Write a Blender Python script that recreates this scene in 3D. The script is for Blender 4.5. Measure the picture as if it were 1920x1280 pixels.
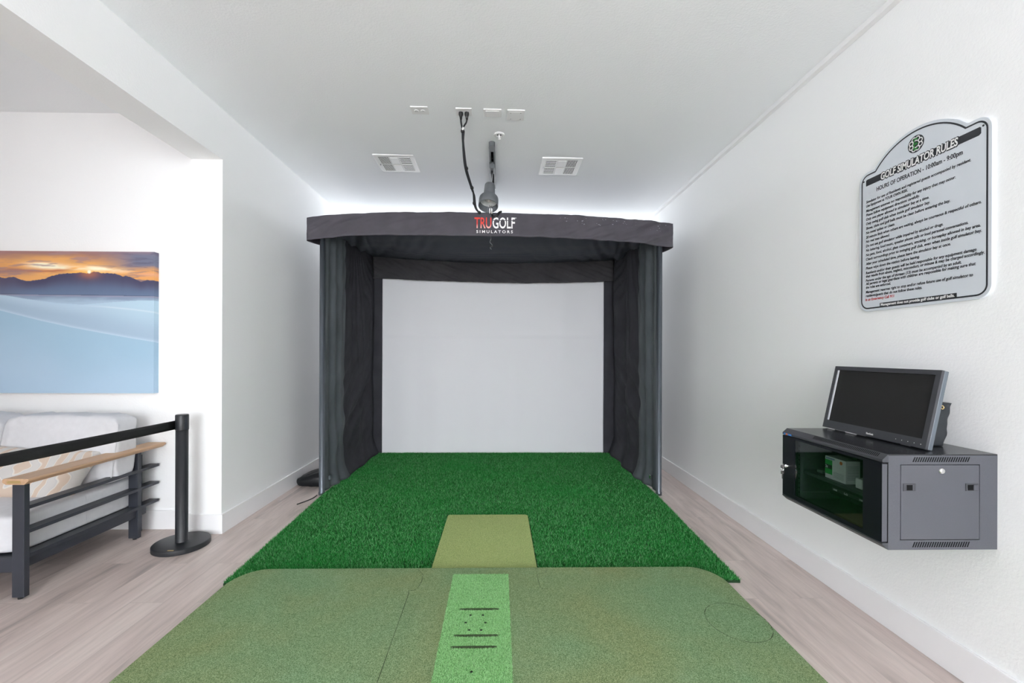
import bpy, bmesh, math, random
import numpy as np
from mathutils import Vector, Matrix, noise
for o in list(bpy.data.objects): bpy.data.objects.remove(o)
S = bpy.context.scene
C = S.collection
random.seed(7)

# ------------------------------------------------------------------ camera, exposure
cam = bpy.data.cameras.new('camera')
cam.sensor_fit = 'HORIZONTAL'; cam.sensor_width = 36.0
cam.lens = 815.0 / 1920.0 * 36.0
cam.shift_x = 10.3 / 1920.0; cam.shift_y = 22.0 / 1920.0
cam.clip_start = 0.05; cam.clip_end = 100
camo = bpy.data.objects.new('camera', cam); C.objects.link(camo)
camo.matrix_world = (Matrix.Translation((0, 0, 1.386)) @ Matrix.Rotation(-math.atan(14.7 / 815), 4, 'Z')
                     @ Matrix.Rotation(math.radians(90), 4, 'X') @ Matrix.Rotation(0.0035, 4, 'Z'))
S.camera = camo
S.view_settings.view_transform = 'Standard'; S.view_settings.look = 'None'
S.view_settings.gamma = 1.0; S.view_settings.use_curve_mapping = False
S.view_settings.exposure = 0.20
S.cycles.max_bounces = 16; S.cycles.diffuse_bounces = 12; S.cycles.glossy_bounces = 6; S.cycles.transparent_max_bounces = 8

# ------------------------------------------------------------------ daylight, added fill lights
W = bpy.data.worlds.new('world'); S.world = W; W.use_nodes = True
W.node_tree.nodes['Background'].inputs[0].default_value = (0.86, 0.92, 1.0, 1)
W.node_tree.nodes['Background'].inputs[1].default_value = 0.3

def area(name, loc, rot, sx, sy, power, col):
    l = bpy.data.lights.new(name, 'AREA'); l.shape = 'RECTANGLE'; l.size = sx; l.size_y = sy
    l.energy = power; l.color = col
    o = bpy.data.objects.new(name, l); C.objects.link(o); o.location = loc; o.rotation_euler = rot
    return o
R90 = math.radians(90)
# daylight entering through the windows behind the camera and in the lounge's side wall
area('daylight_lounge_window', (-5.5, -9.85, 1.7), (R90, 0, 0), 5.6, 2.5, 135, (1.0, 0.99, 0.97))
area('daylight_lounge_side_window', (-8.85, -3.2, 1.7), (R90, 0, -R90), 8.0, 2.5, 28, (0.95, 0.975, 1.0))
area('daylight_room_window', (-0.05, -9.85, 1.65), (R90, 0, 0), 3.4, 2.6, 480, (0.90, 0.955, 1.0))
# fill light added behind the booth to brighten the far ceiling and walls
area('rear_fill_light', (-0.05, 7.42, 1.95), (-R90, 0, 0), 3.7, 1.9, 120, (0.95, 0.975, 1.0))
# unseen overhead fill lights added behind the camera to even out the walls
for y_ in (-4.4, -6.4, -8.4): area('overhead_fill', (-0.05, y_, 3.15), (0, 0, 0), 1.2, 1.2, 110, (0.92, 0.965, 1.0))

# ------------------------------------------------------------------ materials
def mat(name, col, rough=0.5, metal=0.0, spec=0.5, bump=None, var=None, coat=0.0, emit=None):
    """bump=(scale, strength, distance); var=(scale, amount)"""
    m = bpy.data.materials.new(name); m.use_nodes = True
    nt = m.node_tree; N = nt.nodes; L = nt.links; b = N['Principled BSDF']
    b.inputs['Base Color'].default_value = (*col, 1); b.inputs['Roughness'].default_value = rough
    b.inputs['Metallic'].default_value = metal; b.inputs['Specular IOR Level'].default_value = spec
    b.inputs['Coat Weight'].default_value = coat
    tc = N.new('ShaderNodeTexCoord')
    if var:
        n = N.new('ShaderNodeTexNoise'); n.inputs['Scale'].default_value = var[0]; n.inputs['Detail'].default_value = 4
        L.new(tc.outputs['Object'], n.inputs['Vector'])
        r = N.new('ShaderNodeValToRGB'); a = var[1]
        r.color_ramp.elements[0].position = .3; r.color_ramp.elements[1].position = .7
        r.color_ramp.elements[0].color = (*[c * (1 - a) for c in col], 1)
        r.color_ramp.elements[1].color = (*[min(1, c * (1 + a)) for c in col], 1)
        L.new(n.outputs['Fac'], r.inputs['Fac']); L.new(r.outputs['Color'], b.inputs['Base Color'])
    if bump:
        n = N.new('ShaderNodeTexNoise'); n.inputs['Scale'].default_value = bump[0]; n.inputs['Detail'].default_value = 3
        L.new(tc.outputs['Object'], n.inputs['Vector'])
        bp = N.new('ShaderNodeBump'); bp.inputs['Strength'].default_value = bump[1]; bp.inputs['Distance'].default_value = bump[2]
        L.new(n.outputs['Fac'], bp.inputs['Height']); L.new(bp.outputs['Normal'], b.inputs['Normal'])
    if emit:
        b.inputs['Emission Color'].default_value = (*col, 1); b.inputs['Emission Strength'].default_value = emit
    return m

M = {}
M['wall'] = mat('textured_white_paint', (0.90, 0.91, 0.915), 0.75, bump=(95, 0.24, 0.0035))
M['ceiling'] = mat('textured_ceiling_paint', (0.885, 0.91, 0.93), 0.8, bump=(85, 0.34, 0.0042))
M['trim'] = mat('satin_white_trim', (0.86, 0.86, 0.87), 0.4)
M['white_plastic'] = mat('white_plastic', (0.80, 0.80, 0.80), 0.35)
M['grille_dark'] = mat('vent_shadow_dark', (0.06, 0.06, 0.065), 0.7)
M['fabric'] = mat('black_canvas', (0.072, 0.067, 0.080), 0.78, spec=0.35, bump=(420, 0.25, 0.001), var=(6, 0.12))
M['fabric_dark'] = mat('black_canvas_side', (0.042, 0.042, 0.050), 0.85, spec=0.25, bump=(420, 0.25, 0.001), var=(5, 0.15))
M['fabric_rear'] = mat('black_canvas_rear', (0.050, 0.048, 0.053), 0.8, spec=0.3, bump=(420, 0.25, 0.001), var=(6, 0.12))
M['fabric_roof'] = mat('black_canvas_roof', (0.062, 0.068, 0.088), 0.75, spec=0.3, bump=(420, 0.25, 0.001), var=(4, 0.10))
M['fabric_grey'] = mat('grey_baffle_fabric', (0.088, 0.102, 0.112), 0.7, spec=0.4, bump=(300, 0.2, 0.001), var=(4, 0.15))
M['screen'] = mat('white_impact_screen', (0.76, 0.765, 0.79), 0.8, bump=(3, 0.1, 0.01))
M['pole'] = mat('grey_steel_pole', (0.14, 0.16, 0.185), 0.30, metal=0.65)
M['red'] = mat('logo_red', (0.72, 0.045, 0.03), 0.6)
M['pink'] = mat('logo_red_fade', (0.80, 0.22, 0.17), 0.6)
M['white'] = mat('logo_white', (0.85, 0.85, 0.85), 0.6)
M['canvas_line'] = mat('logo_cut_line', (0.072, 0.067, 0.080), 0.8)
M['black_metal'] = mat('black_powder_coat', (0.018, 0.020, 0.024), 0.42, spec=0.5, bump=(500, 0.1, 0.0005))
M['sofa_metal'] = mat('charcoal_aluminium', (0.030, 0.034, 0.046), 0.45, spec=0.5)
M['cab'] = mat('charcoal_cabinet_steel', (0.075, 0.078, 0.092), 0.42, spec=0.5, bump=(600, 0.1, 0.0005), var=(500, 0.1))
M['cab_dark'] = mat('black_cabinet_steel', (0.006, 0.007, 0.011), 0.42, spec=0.25)
M['cab_top'] = mat('glossy_black_steel', (0.020, 0.021, 0.025), 0.22, spec=0.6)
M['void'] = mat('deep_black', (0.004, 0.004, 0.005), 0.8, spec=0.2)
M['chrome'] = mat('chrome', (0.75, 0.75, 0.76), 0.18, metal=1.0)
M['brass'] = mat('brass', (0.75, 0.58, 0.28), 0.25, metal=1.0)
M['satin'] = mat('satin_aluminium', (0.75, 0.77, 0.8), 0.45, metal=0.5)
M['rubber'] = mat('black_rubber', (0.012, 0.012, 0.013), 0.5)
M['cable'] = mat('dark_cable_jacket', (0.035, 0.037, 0.042), 0.45)
M['lamp_grey'] = mat('grey_painted_metal', (0.12, 0.13, 0.14), 0.45)
M['monitor'] = mat('dark_grey_plastic', (0.045, 0.047, 0.055), 0.42)
M['monitor_side'] = mat('grey_plastic_side', (0.10, 0.12, 0.14), 0.4)
M['display'] = mat('matte_display', (0.026, 0.026, 0.026), 0.6, spec=0.08)
M['sign'] = mat('brushed_grey_sign', (0.66, 0.70, 0.75), 0.38, metal=0.1)
M['ink'] = mat('sign_black_ink', (0.022, 0.024, 0.030), 0.5)
M['sign_white'] = mat('sign_white_ink', (0.80, 0.80, 0.80), 0.5)
M['sign_red'] = mat('sign_red_ink', (0.55, 0.04, 0.04), 0.5)
M['sign_green'] = mat('sign_green_ink', (0.02, 0.20, 0.03), 0.5)
M['cushion'] = mat('light_grey_upholstery', (0.64, 0.645, 0.67), 0.85, bump=(700, 0.2, 0.0008), var=(30, 0.03))
M['bag'] = mat('black_vinyl', (0.008, 0.009, 0.011), 0.38, spec=0.4)
M['pouch'] = mat('black_leatherette', (0.022, 0.026, 0.03), 0.4, bump=(250, 0.2, 0.001))
M['gold'] = mat('gold_label', (0.55, 0.40, 0.18), 0.4, metal=0.6)
M['paper'] = mat('white_cardboard', (0.75, 0.75, 0.76), 0.5)
M['green'] = mat('green_print', (0.03, 0.42, 0.08), 0.5)
M['orange'] = mat('orange_print', (0.70, 0.16, 0.04), 0.5)
M['blue'] = mat('blue_print', (0.05, 0.22, 0.60), 0.5)
M['greytext'] = mat('grey_print', (0.25, 0.26, 0.30), 0.5)
M['navy'] = mat('navy_print', (0.10, 0.14, 0.38), 0.5)
M['seam'] = mat('seam_shadow_green', (0.035, 0.06, 0.02), 0.9)

def glass_mat():
    m = bpy.data.materials.new('tinted_glass'); m.use_nodes = True
    N = m.node_tree.nodes; L = m.node_tree.links; N.clear()
    o = N.new('ShaderNodeOutputMaterial'); mix = N.new('ShaderNodeMixShader')
    t = N.new('ShaderNodeBsdfTransparent'); t.inputs[0].default_value = (0.70, 0.745, 0.73, 1)
    g = N.new('ShaderNodeBsdfGlossy'); g.inputs['Roughness'].default_value = 0.02; g.inputs[0].default_value = (.9, .95, .93, 1)
    f = N.new('ShaderNodeFresnel'); f.inputs[0].default_value = 1.55
    ge = N.new('ShaderNodeNewGeometry'); iv = N.new('ShaderNodeMath'); iv.operation = 'SUBTRACT'; iv.inputs[0].default_value = 1
    L.new(ge.outputs['Backfacing'], iv.inputs[1]); ml = N.new('ShaderNodeMath'); ml.operation = 'MULTIPLY'
    L.new(f.outputs[0], ml.inputs[0]); L.new(iv.outputs[0], ml.inputs[1]); L.new(ml.outputs[0], mix.inputs[0]); L.new(t.outputs[0], mix.inputs[1]); L.new(g.outputs[0], mix.inputs[2])
    L.new(mix.outputs[0], o.inputs[0]); return m
M['glass'] = glass_mat()

def floor_mat():
    m = bpy.data.materials.new('vinyl_plank_floor'); m.use_nodes = True
    nt = m.node_tree; N = nt.nodes; L = nt.links; b = N['Principled BSDF']
    tc = N.new('ShaderNodeTexCoord')
    mp = N.new('ShaderNodeMapping'); mp.inputs['Rotation'].default_value = (0, 0, R90); L.new(tc.outputs['Object'], mp.inputs[0])
    br = N.new('ShaderNodeTexBrick'); br.inputs['Scale'].default_value = 1.0
    br.inputs['Brick Width'].default_value = 1.22; br.inputs['Row Height'].default_value = 0.185
    br.inputs['Mortar Size'].default_value = 0.0012; br.inputs['Mortar Smooth'].default_value = 0.3
    br.inputs['Color1'].default_value = (0, 0, 0, 1); br.inputs['Color2'].default_value = (1, 1, 1, 1); br.inputs['Mortar'].default_value = (.5, .5, .5, 1)
    br.offset = 0.37; L.new(mp.outputs[0], br.inputs['Vector'])
    # per plank shift of the grain
    sc = N.new('ShaderNodeVectorMath'); sc.operation = 'MULTIPLY'; sc.inputs[1].default_value = (8, 0.9, 1); L.new(tc.outputs['Object'], sc.inputs[0])
    ad = N.new('ShaderNodeVectorMath'); ad.operation = 'MULTIPLY_ADD'; ad.inputs[1].default_value = (3.0, 9.0, 4.0)
    L.new(br.outputs['Color'], ad.inputs[0]); L.new(sc.outputs[0], ad.inputs[2])
    n1 = N.new('ShaderNodeTexNoise'); n1.inputs['Scale'].default_value = 1.0; n1.inputs['Detail'].default_value = 5; n1.inputs['Roughness'].default_value = .55; n1.inputs['Distortion'].default_value = 0.7
    L.new(ad.outputs[0], n1.inputs['Vector'])
    sc2 = N.new('ShaderNodeVectorMath'); sc2.operation = 'MULTIPLY'; sc2.inputs[1].default_value = (7, 5, 5); L.new(ad.outputs[0], sc2.inputs[0])
    n2 = N.new('ShaderNodeTexNoise'); n2.inputs['Scale'].default_value = 1.0; n2.inputs['Detail'].default_value = 4; L.new(sc2.outputs[0], n2.inputs['Vector'])
    r = N.new('ShaderNodeValToRGB'); e = r.color_ramp.elements
    e[0].position = .27; e[0].color = (0.38, 0.33, 0.31, 1); e[1].position = .72; e[1].color = (0.70, 0.62, 0.575, 1)
    x = e.new(.42); x.color = (0.59, 0.50, 0.465, 1); x = e.new(.56); x.color = (0.67, 0.575, 0.535, 1)
    L.new(n1.outputs['Fac'], r.inputs['Fac'])
    mx = N.new('ShaderNodeMix'); mx.data_type = 'RGBA'; mx.blend_type = 'MULTIPLY'; mx.inputs['Factor'].default_value = .45
    r2 = N.new('ShaderNodeValToRGB'); r2.color_ramp.elements[0].position = .3; r2.color_ramp.elements[0].color = (.72, .72, .73, 1)
    r2.color_ramp.elements[1].position = .6; r2.color_ramp.elements[1].color = (1, 1, 1, 1); L.new(n2.outputs['Fac'], r2.inputs['Fac'])
    L.new(r.outputs['Color'], mx.inputs['A']); L.new(r2.outputs['Color'], mx.inputs['B'])
    m2 = N.new('ShaderNodeMix'); m2.data_type = 'RGBA'; m2.blend_type = 'MULTIPLY'; m2.inputs['Factor'].default_value = 1
    r3 = N.new('ShaderNodeValToRGB'); r3.color_ramp.elements[0].color = (.90, .885, .88, 1); r3.color_ramp.elements[1].color = (1.0, 1.0, 1.0, 1)
    L.new(br.outputs['Color'], r3.inputs['Fac']); L.new(mx.outputs['Result'], m2.inputs['A']); L.new(r3.outputs['Color'], m2.inputs['B'])
    m3 = N.new('ShaderNodeMix'); m3.data_type = 'RGBA'; m3.inputs['B'].default_value = (.27, .24, .22, 1)
    ml = N.new('ShaderNodeMath'); ml.operation = 'MULTIPLY'; ml.inputs[1].default_value = .45; L.new(br.outputs['Fac'], ml.inputs[0])
    L.new(ml.outputs[0], m3.inputs['Factor']); L.new(m2.outputs['Result'], m3.inputs['A'])
    L.new(m3.outputs['Result'], b.inputs['Base Color'])
    b.inputs['Roughness'].default_value = .42; b.inputs['Specular IOR Level'].default_value = .4
    bp = N.new('ShaderNodeBump'); bp.inputs['Strength'].default_value = .08; bp.inputs['Distance'].default_value = .002
    L.new(n2.outputs['Fac'], bp.inputs['Height']); L.new(bp.outputs['Normal'], b.inputs['Normal'])
    return m
M['floor'] = floor_mat()

def grass_mat(name, cols, patch=None, rough=.55, patch_scale=1.3):
    """blades: colour picked per blade, mixed with broad patches of wear"""
    m = bpy.data.materials.new(name); m.use_nodes = True
    nt = m.node_tree; N = nt.nodes; L = nt.links; b = N['Principled BSDF']
    g = N.new('ShaderNodeNewGeometry'); r = N.new('ShaderNodeValToRGB'); e = r.color_ramp.elements
    e[0].color = (*cols[0], 1); e[1].color = (*cols[-1], 1)
    for i, c in enumerate(cols[1:-1]):
        x = e.new((i + 1) / (len(cols) - 1)); x.color = (*c, 1)
    L.new(g.outputs['Random Per Island'], r.inputs['Fac'])
    tc = N.new('ShaderNodeTexCoord'); n = N.new('ShaderNodeTexNoise'); n.inputs['Scale'].default_value = patch_scale; n.inputs['Detail'].default_value = 5
    L.new(tc.outputs['Object'], n.inputs['Vector'])
    mx = N.new('ShaderNodeMix'); mx.data_type = 'RGBA'; mx.blend_type = 'MIX'
    mr = N.new('ShaderNodeMapRange'); mr.inputs[1].default_value = .48; mr.inputs[2].default_value = .78; mr.inputs[3].default_value = 0; mr.inputs[4].default_value = .6
    L.new(n.outputs['Fac'], mr.inputs[0]); L.new(mr.outputs[0], mx.inputs['Factor'])
    L.new(r.outputs['Color'], mx.inputs['A']); mx.inputs['B'].default_value = (*(patch or cols[-1]), 1)
    L.new(mx.outputs['Result'], b.inputs['Base Color']); b.inputs['Roughness'].default_value = rough; b.inputs['Specular IOR Level'].default_value = .18
    return m
M['turf'] = grass_mat('turf_blades', [(0.004, 0.06, 0.009), (0.008, 0.14, 0.018), (0.020, 0.26, 0.038), (0.07, 0.42, 0.10), (0.30, 0.68, 0.32)], (0.018, 0.32, 0.05))
M['turf_base'] = mat('turf_backing', (0.006, 0.04, 0.009), 0.9)
M['strip'] = grass_mat('strip_blades', [(0.20, 0.46, 0.16), (0.29, 0.60, 0.24), (0.36, 0.68, 0.30), (0.55, 0.82, 0.46)], (0.36, 0.66, 0.30))
M['strip_base'] = mat('strip_backing', (0.12, 0.28, 0.09), 0.9)
M['tee_mat'] = grass_mat('tan_green_blades', [(0.33, 0.41, 0.15), (0.42, 0.50, 0.20), (0.48, 0.56, 0.25), (0.56, 0.63, 0.32)], (0.44, 0.48, 0.22))
M['tee_base'] = mat('tan_green_backing', (0.30, 0.38, 0.14), 0.9)

def putting_mat():
    m = bpy.data.materials.new('short_pile_putting_turf'); m.use_nodes = True
    nt = m.node_tree; N = nt.nodes; L = nt.links; b = N['Principled BSDF']
    tc = N.new('ShaderNodeTexCoord')
    def ns(s, d=3, dist=0):
        n = N.new('ShaderNodeTexNoise'); n.inputs['Scale'].default_value = s; n.inputs['Detail'].default_value = d; n.inputs['Distortion'].default_value = dist
        L.new(tc.outputs['Object'], n.inputs['Vector']); return n
    f = ns(290, 3); big = ns(1.4, 5, .3); mid = ns(9, 5)
    r = N.new('ShaderNodeValToRGB'); e = r.color_ramp.elements
    e[0].position = .33; e[0].color = (0.10, 0.165, 0.065, 1); e[1].position = .68; e[1].color = (0.36, 0.46, 0.26, 1)
    x = e.new(.5); x.color = (0.205, 0.285, 0.14, 1)
    L.new(f.outputs['Fac'], r.inputs['Fac'])
    mx = N.new('ShaderNodeMix'); mx.data_type = 'RGBA'; mx.blend_type = 'MULTIPLY'; mx.inputs['Factor'].default_value = 1
    r2 = N.new('ShaderNodeValToRGB'); r2.color_ramp.elements[0].position = .35; r2.color_ramp.elements[0].color = (1.08, .96, .88, 1)
    r2.color_ramp.elements[1].position = .65; r2.color_ramp.elements[1].color = (.88, 1.02, 1.05, 1)
    L.new(big.outputs['Fac'], r2.inputs['Fac'])
    L.new(r.outputs['Color'], mx.inputs['A']); L.new(r2.outputs['Color'], mx.inputs['B'])
    m2 = N.new('ShaderNodeMix'); m2.data_type = 'RGBA'; mr = N.new('ShaderNodeMapRange')
    mr.inputs[1].default_value = .58; mr.inputs[2].default_value = .78; mr.inputs[4].default_value = .35
    L.new(mid.outputs['Fac'], mr.inputs[0]); L.new(mr.outputs[0], m2.inputs['Factor'])
    L.new(mx.outputs['Result'], m2.inputs['A']); m2.inputs['B'].default_value = (.26, .36, .22, 1)
    L.new(m2.outputs['Result'], b.inputs['Base Color'])
    b.inputs['Roughness'].default_value = .9; b.inputs['Specular IOR Level'].default_value = .15
    bp = N.new('ShaderNodeBump'); bp.inputs['Strength'].default_value = .8; bp.inputs['Distance'].default_value = .004
    L.new(f.outputs['Fac'], bp.inputs['Height']); L.new(bp.outputs['Normal'], b.inputs['Normal'])
    return m
M['putting'] = putting_mat()

def wood_mat():
    m = bpy.data.materials.new('oiled_teak'); m.use_nodes = True
    nt = m.node_tree; N = nt.nodes; L = nt.links; b = N['Principled BSDF']
    tc = N.new('ShaderNodeTexCoord'); sc = N.new('ShaderNodeVectorMath'); sc.operation = 'MULTIPLY'; sc.inputs[1].default_value = (70, 3, 70)
    L.new(tc.outputs['Object'], sc.inputs[0]); n = N.new('ShaderNodeTexNoise'); n.inputs['Scale'].default_value = 1; n.inputs['Detail'].default_value = 4
    L.new(sc.outputs[0], n.inputs['Vector']); r = N.new('ShaderNodeValToRGB')
    r.color_ramp.elements[0].color = (.42, .25, .14, 1); r.color_ramp.elements[1].color = (.64, .43, .27, 1)
    L.new(n.outputs['Fac'], r.inputs['Fac']); L.new(r.outputs['Color'], b.inputs['Base Color']); b.inputs['Roughness'].default_value = .5
    return m
M['wood'] = wood_mat()

def pillow_mat():
    m = bpy.data.materials.new('ikat_print_cotton'); m.use_nodes = True
    nt = m.node_tree; N = nt.nodes; L = nt.links; b = N['Principled BSDF']
    tc = N.new('ShaderNodeTexCoord')
    w = N.new('ShaderNodeTexWave'); w.wave_type = 'RINGS'; w.rings_direction = 'SPHERICAL'; w.inputs['Scale'].default_value = 4.2
    w.inputs['Distortion'].default_value = 5.5; w.inputs['Detail'].default_value = 2; w.inputs['Detail Scale'].default_value = 1.4
    L.new(tc.outputs['Object'], w.inputs['Vector'])
    r = N.new('ShaderNodeValToRGB'); r.color_ramp.interpolation = 'EASE'; e = r.color_ramp.elements
    e[0].position = .25; e[0].color = (.60, .48, .39, 1); e[1].position = .8; e[1].color = (.60, .58, .56, 1)
    x = e.new(.45); x.color = (.70, .67, .62, 1); x = e.new(.62); x.color = (.56, .55, .55, 1)
    L.new(w.outputs['Fac'], r.inputs['Fac']); L.new(r.outputs['Color'], b.inputs['Base Color']); b.inputs['Roughness'].default_value = .9
    return m
M['pillow'] = pillow_mat()

def vcol_mat():
    m = bpy.data.materials.new('printed_canvas'); m.use_nodes = True
    N = m.node_tree.nodes; a = N.new('ShaderNodeVertexColor'); a.layer_name = 'print'
    m.node_tree.links.new(a.outputs['Color'], N['Principled BSDF'].inputs['Base Color'])
    N['Principled BSDF'].inputs['Roughness'].default_value = .7
    return m
M['print'] = vcol_mat()

def fade_mat():
    m = bpy.data.materials.new('logo_red_to_white_print'); m.use_nodes = True
    N = m.node_tree.nodes; L = m.node_tree.links; tc = N.new('ShaderNodeTexCoord'); sp = N.new('ShaderNodeSeparateXYZ')
    L.new(tc.outputs['Generated'], sp.inputs[0]); r = N.new('ShaderNodeValToRGB'); e = r.color_ramp.elements
    e[0].position = 0; e[0].color = (.86, .50, .46, 1); e[1].position = .42; e[1].color = (.72, .045, .03, 1)
    L.new(sp.outputs['Z'], r.inputs[0]); L.new(r.outputs[0], N['Principled BSDF'].inputs['Base Color']); N['Principled BSDF'].inputs['Roughness'].default_value = .6
    return m
M['logo_fade'] = fade_mat()

# ------------------------------------------------------------------ mesh helpers
def obj(name, bm, m, parent=None, smooth=False, bevel=0.0, bseg=2):
    me = bpy.data.meshes.new(name)
    if isinstance(bm, bpy.types.Mesh): me = bm; me.name = name
    else:
        bmesh.ops.recalc_face_normals(bm, faces=bm.faces[:]); bm.to_mesh(me); bm.free()
    me.materials.clear(); me.materials.append(M[m])
    o = bpy.data.objects.new(name, me); C.objects.link(o)
    if parent:
        o.parent = parent; o.matrix_parent_inverse = wm(parent).inverted()
    if smooth:
        for p in me.polygons: p.use_smooth = True
    if bevel:
        md = o.modifiers.new('bevel', 'BEVEL'); md.width = bevel; md.segments = bseg; md.limit_method = 'ANGLE'; md.angle_limit = math.radians(40)
    return o
def wm(o):
    mt = Matrix.LocRotScale(o.location, o.rotation_euler, o.scale)
    if o.parent: mt = wm(o.parent) @ o.matrix_parent_inverse @ mt
    return mt
def tag(o, label, cat, group=None, kind=None):
    o['label'] = label; o['category'] = cat
    if group: o['group'] = group
    if kind: o['kind'] = kind
    return o
def thing(name, loc, label, cat, group=None):
    o = bpy.data.objects.new(name, None); C.objects.link(o); o.location = loc; o.empty_display_size = .1
    return tag(o, label, cat, group)
def struct(name, bm, m, **k):
    o = obj(name, bm, m, **k); o['kind'] = 'structure'; return o

def box(bm, x0, x1, y0, y1, z0, z1, mtx=None):
    vs = [bm.verts.new((x, y, z)) for x in (x0, x1) for y in (y0, y1) for z in (z0, z1)]
    if mtx:
        for v in vs: v.co = mtx @ v.co
    for f in ((0, 1, 3, 2), (4, 6, 7, 5), (0, 4, 5, 1), (2, 3, 7, 6), (0, 2, 6, 4), (1, 5, 7, 3)):
        bm.faces.new([vs[i] for i in f])
    return bm
def Bx(*a, **k): return box(bmesh.new(), *a, **k)
def prism(bm, pts, axis, a, b):
    """polygon pts in the two other axes, extruded along axis ('x','y','z') from a to b"""
    def P(p, t):
        return {'x': (t, p[0], p[1]), 'y': (p[0], t, p[1]), 'z': (p[0], p[1], t)}[axis]
    v0 = [bm.verts.new(P(p, a)) for p in pts]; v1 = [bm.verts.new(P(p, b)) for p in pts]
    n = len(pts)
    bm.faces.new(v0); bm.faces.new(v1[::-1])
    for i in range(n): bm.faces.new((v0[i], v0[(i + 1) % n], v1[(i + 1) % n], v1[i]))
    return bm
def lathe(bm, prof, c=(0, 0, 0), seg=32, mtx=None):
    """prof: (r, z) list"""
    rings = []
    for r, z in prof:
        if r < 1e-6: rings.append([bm.verts.new((0, 0, z))])
        else: rings.append([bm.verts.new((r * math.cos(2 * math.pi * i / seg), r * math.sin(2 * math.pi * i / seg), z)) for i in range(seg)])
    for a, b in zip(rings, rings[1:]):
        for i in range(seg):
            j = (i + 1) % seg
            if len(a) == 1 and len(b) == 1: continue
            if len(a) == 1: bm.faces.new((a[0], b[j], b[i]))
            elif len(b) == 1: bm.faces.new((a[i], a[j], b[0]))
            else: bm.faces.new((a[i], a[j], b[j], b[i]))
    T = Matrix.Translation(c)
    if mtx: T = T @ mtx
    for rg in rings:
        for v in rg: v.co = T @ v.co
    return bm
def tube(bm, pts, r, seg=10, caps=True, smooth_path=False):
    pts = [Vector(p) for p in pts]
    if smooth_path:
        out = []
        for i in range(len(pts) - 1):
            p0 = pts[max(0, i - 1)]; p1 = pts[i]; p2 = pts[i + 1]; p3 = pts[min(len(pts) - 1, i + 2)]
            for k in range(8):
                t = k / 8
                out.append(.5 * ((2 * p1) + (p2 - p0) * t + (2 * p0 - 5 * p1 + 4 * p2 - p3) * t * t + (3 * p1 - p0 - 3 * p2 + p3) * t ** 3))
        out.append(pts[-1]); pts = out
    rings = []; up = Vector((0, 0, 1))
    for i, p in enumerate(pts):
        d = (pts[min(i + 1, len(pts) - 1)] - pts[max(i - 1, 0)]).normalized()
        s = d.cross(up)
        if s.length < 1e-3: s = d.cross(Vector((1, 0, 0)))
        s.normalize(); u = s.cross(d)
        rr = r[i] if isinstance(r, list) else r
        rings.append([bm.verts.new(p + (s * math.cos(2 * math.pi * k / seg) + u * math.sin(2 * math.pi * k / seg)) * rr) for k in range(seg)])
    for a, b in zip(rings, rings[1:]):
        for i in range(seg): bm.faces.new((a[i], a[(i + 1) % seg], b[(i + 1) % seg], b[i]))
    if caps: bm.faces.new(rings[0][::-1]); bm.faces.new(rings[-1])
    return bm
def sheet(nu, nv, fn, thick=0.0, bm=None):
    bm = bm or bmesh.new()
    g = [[bm.verts.new(fn(i / nu, j / nv)) for j in range(nv + 1)] for i in range(nu + 1)]
    for i in range(nu):
        for j in range(nv): bm.faces.new((g[i][j], g[i + 1][j], g[i + 1][j + 1], g[i][j + 1]))
    return bm
def solid(o, t, off=0):
    md = o.modifiers.new('thickness', 'SOLIDIFY'); md.thickness = t; md.offset = off; return o
def fbm(x, y, z=0.0, o=3): return noise.fractal(Vector((x, y, z)), 1.0, 2.0, o)
def nz(x, y, z=0.0): return noise.noise(Vector((x, y, z)))
def interp(tab, x):
    if x <= tab[0][0]: return tab[0][1:]
    for a, b in zip(tab, tab[1:]):
        if x <= b[0]:
            t = (x - a[0]) / (b[0] - a[0]); return tuple(p + (q - p) * t for p, q in zip(a[1:], b[1:]))
    return tab[-1][1:]
def rot_to(v):
    return Vector((0, 0, 1)).rotation_difference(Vector(v).normalized()).to_matrix().to_4x4()

def text_mesh(body, size, width=None, shear=0.0, bold=0.0, extrude=0.0003, space=1.0, align='LEFT'):
    cu = bpy.data.curves.new('lettering', 'FONT'); cu.body = body; cu.size = size; cu.shear = shear; cu.offset = bold
    cu.extrude = extrude; cu.space_character = space; cu.resolution_u = 3
    t = bpy.data.objects.new('lettering', cu); C.objects.link(t)
    bpy.context.view_layer.update(); dg = bpy.context.evaluated_depsgraph_get()
    me = bpy.data.meshes.new_from_object(t.evaluated_get(dg))
    bpy.data.objects.remove(t); bpy.data.curves.remove(cu)
    bm = bmesh.new(); bm.from_mesh(me); bpy.data.meshes.remove(me)
    xs = [v.co.x for v in bm.verts]
    if xs:
        x0, x1 = min(xs), max(xs); k = (width / (x1 - x0)) if width else 1
        for v in bm.verts: v.co.x = (v.co.x - x0) * k
    return bm
def place(bm, origin, X, Y, into=None):
    X = Vector(X); Y = Vector(Y); Z = X.cross(Y)
    mt = Matrix((X, Y, Z)).transposed().to_4x4(); mt.translation = Vector(origin)
    for v in bm.verts: v.co = mt @ v.co
    if into is not None:
        me = bpy.data.meshes.new('tmp'); bm.to_mesh(me); bm.free(); into.from_mesh(me); bpy.data.meshes.remove(me); return into
    return bm
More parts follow.
